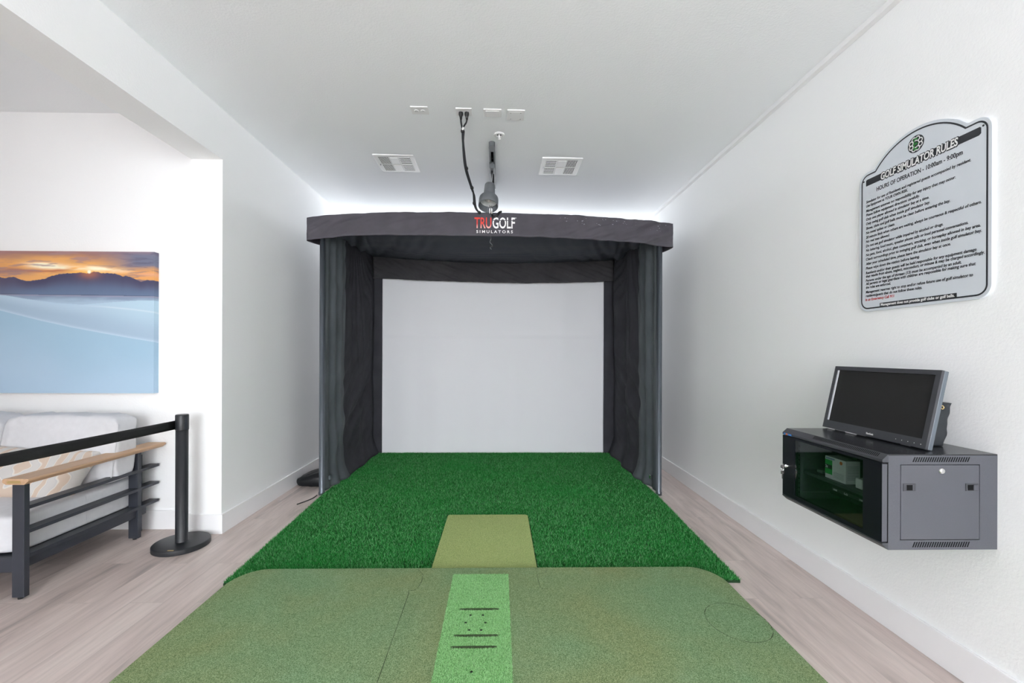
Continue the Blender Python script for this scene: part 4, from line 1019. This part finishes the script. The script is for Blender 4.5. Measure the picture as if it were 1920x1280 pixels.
def cushion(name, x0, x1, y0, y1, z0, z1, px=.35, parent=so, m='cushion', amp=.008, tiltx=0.0, seed=0, bulge=.0):
    def f(u, v):
        a = 2 * math.pi * u; b = math.pi * (v - .5)
        s = lambda t, p: math.copysign(abs(t) ** p, t)
        X = s(math.cos(b), px) * s(math.cos(a), px); Y = s(math.cos(b), px) * s(math.sin(a), px); Z = s(math.sin(b), px)
        x = (x0 + x1) / 2 + (x1 - x0) / 2 * X; z = (z0 + z1) / 2 + (z1 - z0) / 2 * Z
        y = (y0 + y1) / 2 + (y1 - y0) / 2 * Y * (1 + bulge * (1 - X * X) * (1 - Z * Z))
        n1 = amp * fbm(x * 5, z * 5 + y * 3, seed, 3); n2 = amp * .5 * nz(x * 22, y * 8, z * 10 + seed)
        return (x + n1 * .5, y + n1 + n2 + tiltx * (z - z0), z + (n1 + n2) * max(0, Z))
    g = sheet(96, 48, f); bmesh.ops.remove_doubles(g, verts=g.verts[:], dist=.0006)
    return obj(name, g, m, parent, smooth=True)
for x0, x1, k in ((-3.525, -2.722, 1), (-4.32, -3.53, 2), (-5.12, -4.325, 3)):
    cushion('seat_cushion', x0, x1, 2.505, 3.345, .232, .455, .17, amp=.006, seed=k)
for x0, x1, k in ((-3.475, -2.66, 4), (-4.31, -3.48, 5), (-5.12, -4.315, 6)):
    bc = cushion('back_cushion', x0, x1, 3.03, 3.235, .462, .935, .24, amp=.020, tiltx=.16, seed=k, bulge=.12)
# piping on the near back cushion
pi = [(-2.672, 3.03 + .16 * (z - .46) + .01, z) for z in (.50, .60, .70, .80, .88)]
obj('piping', tube(bmesh.new(), pi, .0035, 8, smooth_path=True), 'cushion', so, smooth=True)
# lumbar pillow
def pf(u, v):
    X = 2 * u - 1; Y = 2 * v - 1
    e = max(0, (1 - X ** 4)) ** .55 * max(0, (1 - Y ** 4)) ** .55
    return X, Y, e
Pm = Matrix.Translation((-3.13, 2.965, .565)) @ Matrix.Rotation(math.radians(3), 4, 'Y') @ Matrix.Rotation(math.radians(52), 4, 'X')
bm = bmesh.new()
for sgn_ in (1, -1):
    def f(u, v, s=sgn_):
        X, Y, e = pf(u, v); ins = 1 - .05 * (1 - abs(Y)) * abs(X) ; insy = 1 - .10 * (1 - abs(X)) * abs(Y)
        return Pm @ Vector((.37 * X * ins, .19 * Y * insy, s * .075 * e + .004 * nz(X * 4, Y * 4, s)))
    sheet(40, 28, f, bm=bm)
bmesh.ops.remove_doubles(bm, verts=bm.verts[:], dist=.009)
pw_ = obj('lumbar_pillow', bm, 'pillow', smooth=True)
# object coordinates centred on the pillow so the print sits on it
ctr = Vector((-3.13, 2.965, .565))
for v in pw_.data.vertices: v.co -= ctr
pw_.location = ctr
tag(pw_, 'beige and white patterned pillow lying on the light grey sofa seat', 'pillow')

# stanchion and belt
SXc, SYc = -2.262, 3.150
sn = thing('stanchion_post', (SXc, SYc, 0), 'black belt barrier post on a round base beside the wall corner', 'stanchion')
obj('base', lathe(bmesh.new(), [(0, 0), (.172, 0), (.175, .003), (.175, .031), (.170, .036), (.06, .038), (.045, .038), (0, .038)], (SXc, SYc, 0), 72), 'black_metal', sn, smooth=False, bevel=.001)
for p in bpy.data.objects['base'].data.polygons: p.use_smooth = True
obj('post', lathe(bmesh.new(), [(.042, .030), (.042, .036), (.0385, .040), (.0385, .905), (0, .905)], (SXc, SYc, 0), 48), 'black_metal', sn, smooth=True)
bpy.data.objects['post'].data.polygons.foreach_set('use_smooth', [True] * len(bpy.data.objects['post'].data.polygons))
hd = obj('belt_head', lathe(bmesh.new(), [(.0385, .830), (.041, .832), (.041, .935), (.038, .941), (0, .942)], (SXc, SYc, 0), 40), 'black_metal', sn, smooth=True, bevel=.001)
for a in (-20, 70, 160):
    c, s = math.cos(math.radians(a)), math.sin(math.radians(a)); mt_ = Matrix.Translation((SXc, SYc, 0)) @ Matrix.Rotation(math.radians(a), 4, 'Z')
    obj('belt_slot', box(bmesh.new(), .0405, .0425, -.010, .010, .835, .928, mtx=mt_), 'sofa_metal', hd)
obj('gold_label', Bx(-2.245, -2.205, 2.990, 2.999, .0368, .0382, mtx=None), 'gold', sn)
# the belt continues to the next post outside the picture
B0 = Vector((SXc - .030, SYc - .028, .869)); B1 = Vector((-2.52, .9, .872))
bl = Vector((B1 - B0))
def fb(u, v):
    p = B0 + bl * u; return (p.x, p.y, p.z - .008 * math.sin(math.pi * u) + (v - .5) * .062)
o = obj('retractable_belt', sheet(30, 3, fb), 'rubber', sn, smooth=True); solid(o, .003)
o['label'] = 'black woven belt pulled out from the post'
